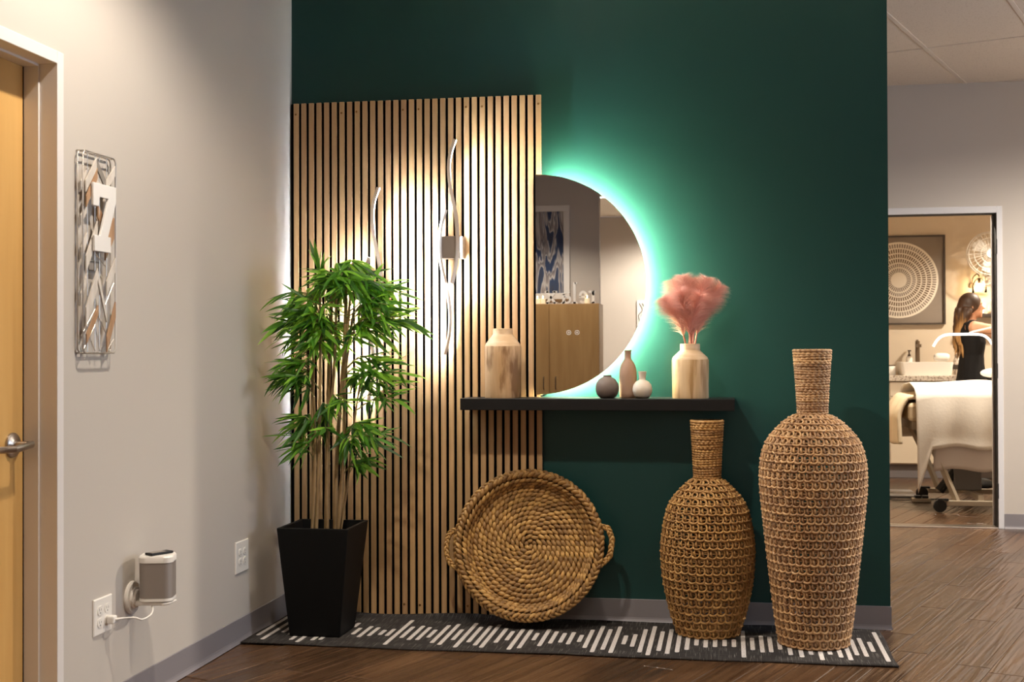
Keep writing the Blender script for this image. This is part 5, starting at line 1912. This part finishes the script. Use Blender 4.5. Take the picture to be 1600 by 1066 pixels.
for x, lab in ((0.615, 'lit candle below the letter r on the maple cabinet'), (0.175, 'lit candle beside the letter x on the maple cabinet'), (0.120, 'lit candle at the outer end of the letter row')):
    c = thing('candle', lab, 'candle', (x, -7.025 + 0.0, CZ), group='lit candles on the cabinet')
    MB().lathe([(0.024, 0), (0.026, 0.002), (0.026, 0.05), (0.022, 0.052), (0.001, 0.048)], 18).build('wax', M['wax'], c, smooth=True, auto=40)
    MB().sphere((0, 0, 0.066), 0.006, 0.006, 0.015, 10, 8).build('flame', M['flame'], c, smooth=True)

ab = thing('abstract_picture', 'white-framed navy and grey abstract picture reflected in the mirror', 'picture', (0.075, -7.395, 2.203))
PW2, PH2 = 0.325, 0.478
m = MB()
fw = 0.062
for a in ((-PW2, PW2, 0, 0.03, PH2 - fw, PH2), (-PW2, PW2, 0, 0.03, -PH2, -PH2 + fw), (-PW2, -PW2 + fw, 0, 0.03, -PH2 + fw, PH2 - fw), (PW2 - fw, PW2, 0, 0.03, -PH2 + fw, PH2 - fw)):
    m.box(*a)
m.build('frame', M['white_paint'], ab, bevel=0.003)
pm = bpy.data.materials.new('abstract_print')
pm.use_nodes = True
nt = pm.node_tree
b_ = nt.nodes['Principled BSDF']
b_.inputs['Roughness'].default_value = 0.5
tc = nt.nodes.new('ShaderNodeTexCoord')
mp = nt.nodes.new('ShaderNodeMapping')
mp.inputs['Scale'].default_value = (3.6, 1, 0.75)
nz_ = nt.nodes.new('ShaderNodeTexNoise')
nz_.inputs['Scale'].default_value = 1.25
nz_.inputs['Detail'].default_value = 3
nz_.inputs['Distortion'].default_value = 1.6
rp2 = nt.nodes.new('ShaderNodeValToRGB')
cr_ = rp2.color_ramp
cr_.elements[0].position = 0.30
cr_.elements[0].color = (0.012, 0.025, 0.075, 1)
cr_.elements[1].position = 0.72
cr_.elements[1].color = (0.05, 0.045, 0.05, 1)
for p_, c_ in ((0.44, (0.02, 0.045, 0.12)), (0.465, (0.55, 0.52, 0.50)), (0.49, (0.16, 0.15, 0.17)), (0.53, (0.33, 0.29, 0.28)), (0.56, (0.60, 0.58, 0.56)), (0.58, (0.03, 0.06, 0.14))):
    e_ = cr_.elements.new(p_)
    e_.color = (*c_, 1)
nt.links.new(tc.outputs['Object'], mp.inputs[0])
nt.links.new(mp.outputs[0], nz_.inputs['Vector'])
nt.links.new(nz_.outputs[0], rp2.inputs[0])
nt.links.new(rp2.outputs[0], b_.inputs['Base Color'])
MB().box(-PW2 + fw, PW2 - fw, 0.001, 0.012, -PH2 + fw, PH2 - fw).build('print', pm, ab)
sk = thing('small_picture', 'small dark line drawing on the far wall at the mirror edge', 'picture', (0.93, -11.395, 1.70))
MB().box(-0.13, 0.13, 0.0, 0.018, -0.17, 0.17).build('canvas', M['white_paint'], sk)
m = MB()
for k in range(5):
    m.tube(spline([(-0.09 + 0.04 * k, 0.0195, -0.12), (-0.11 + 0.04 * k, 0.0195, -0.03), (-0.06 + 0.035 * k, 0.0195, 0.04), (-0.10 + 0.04 * k, 0.0195, 0.13)], 6), 0.005, 5)
m.build('drawn_lines', M['black'], sk)
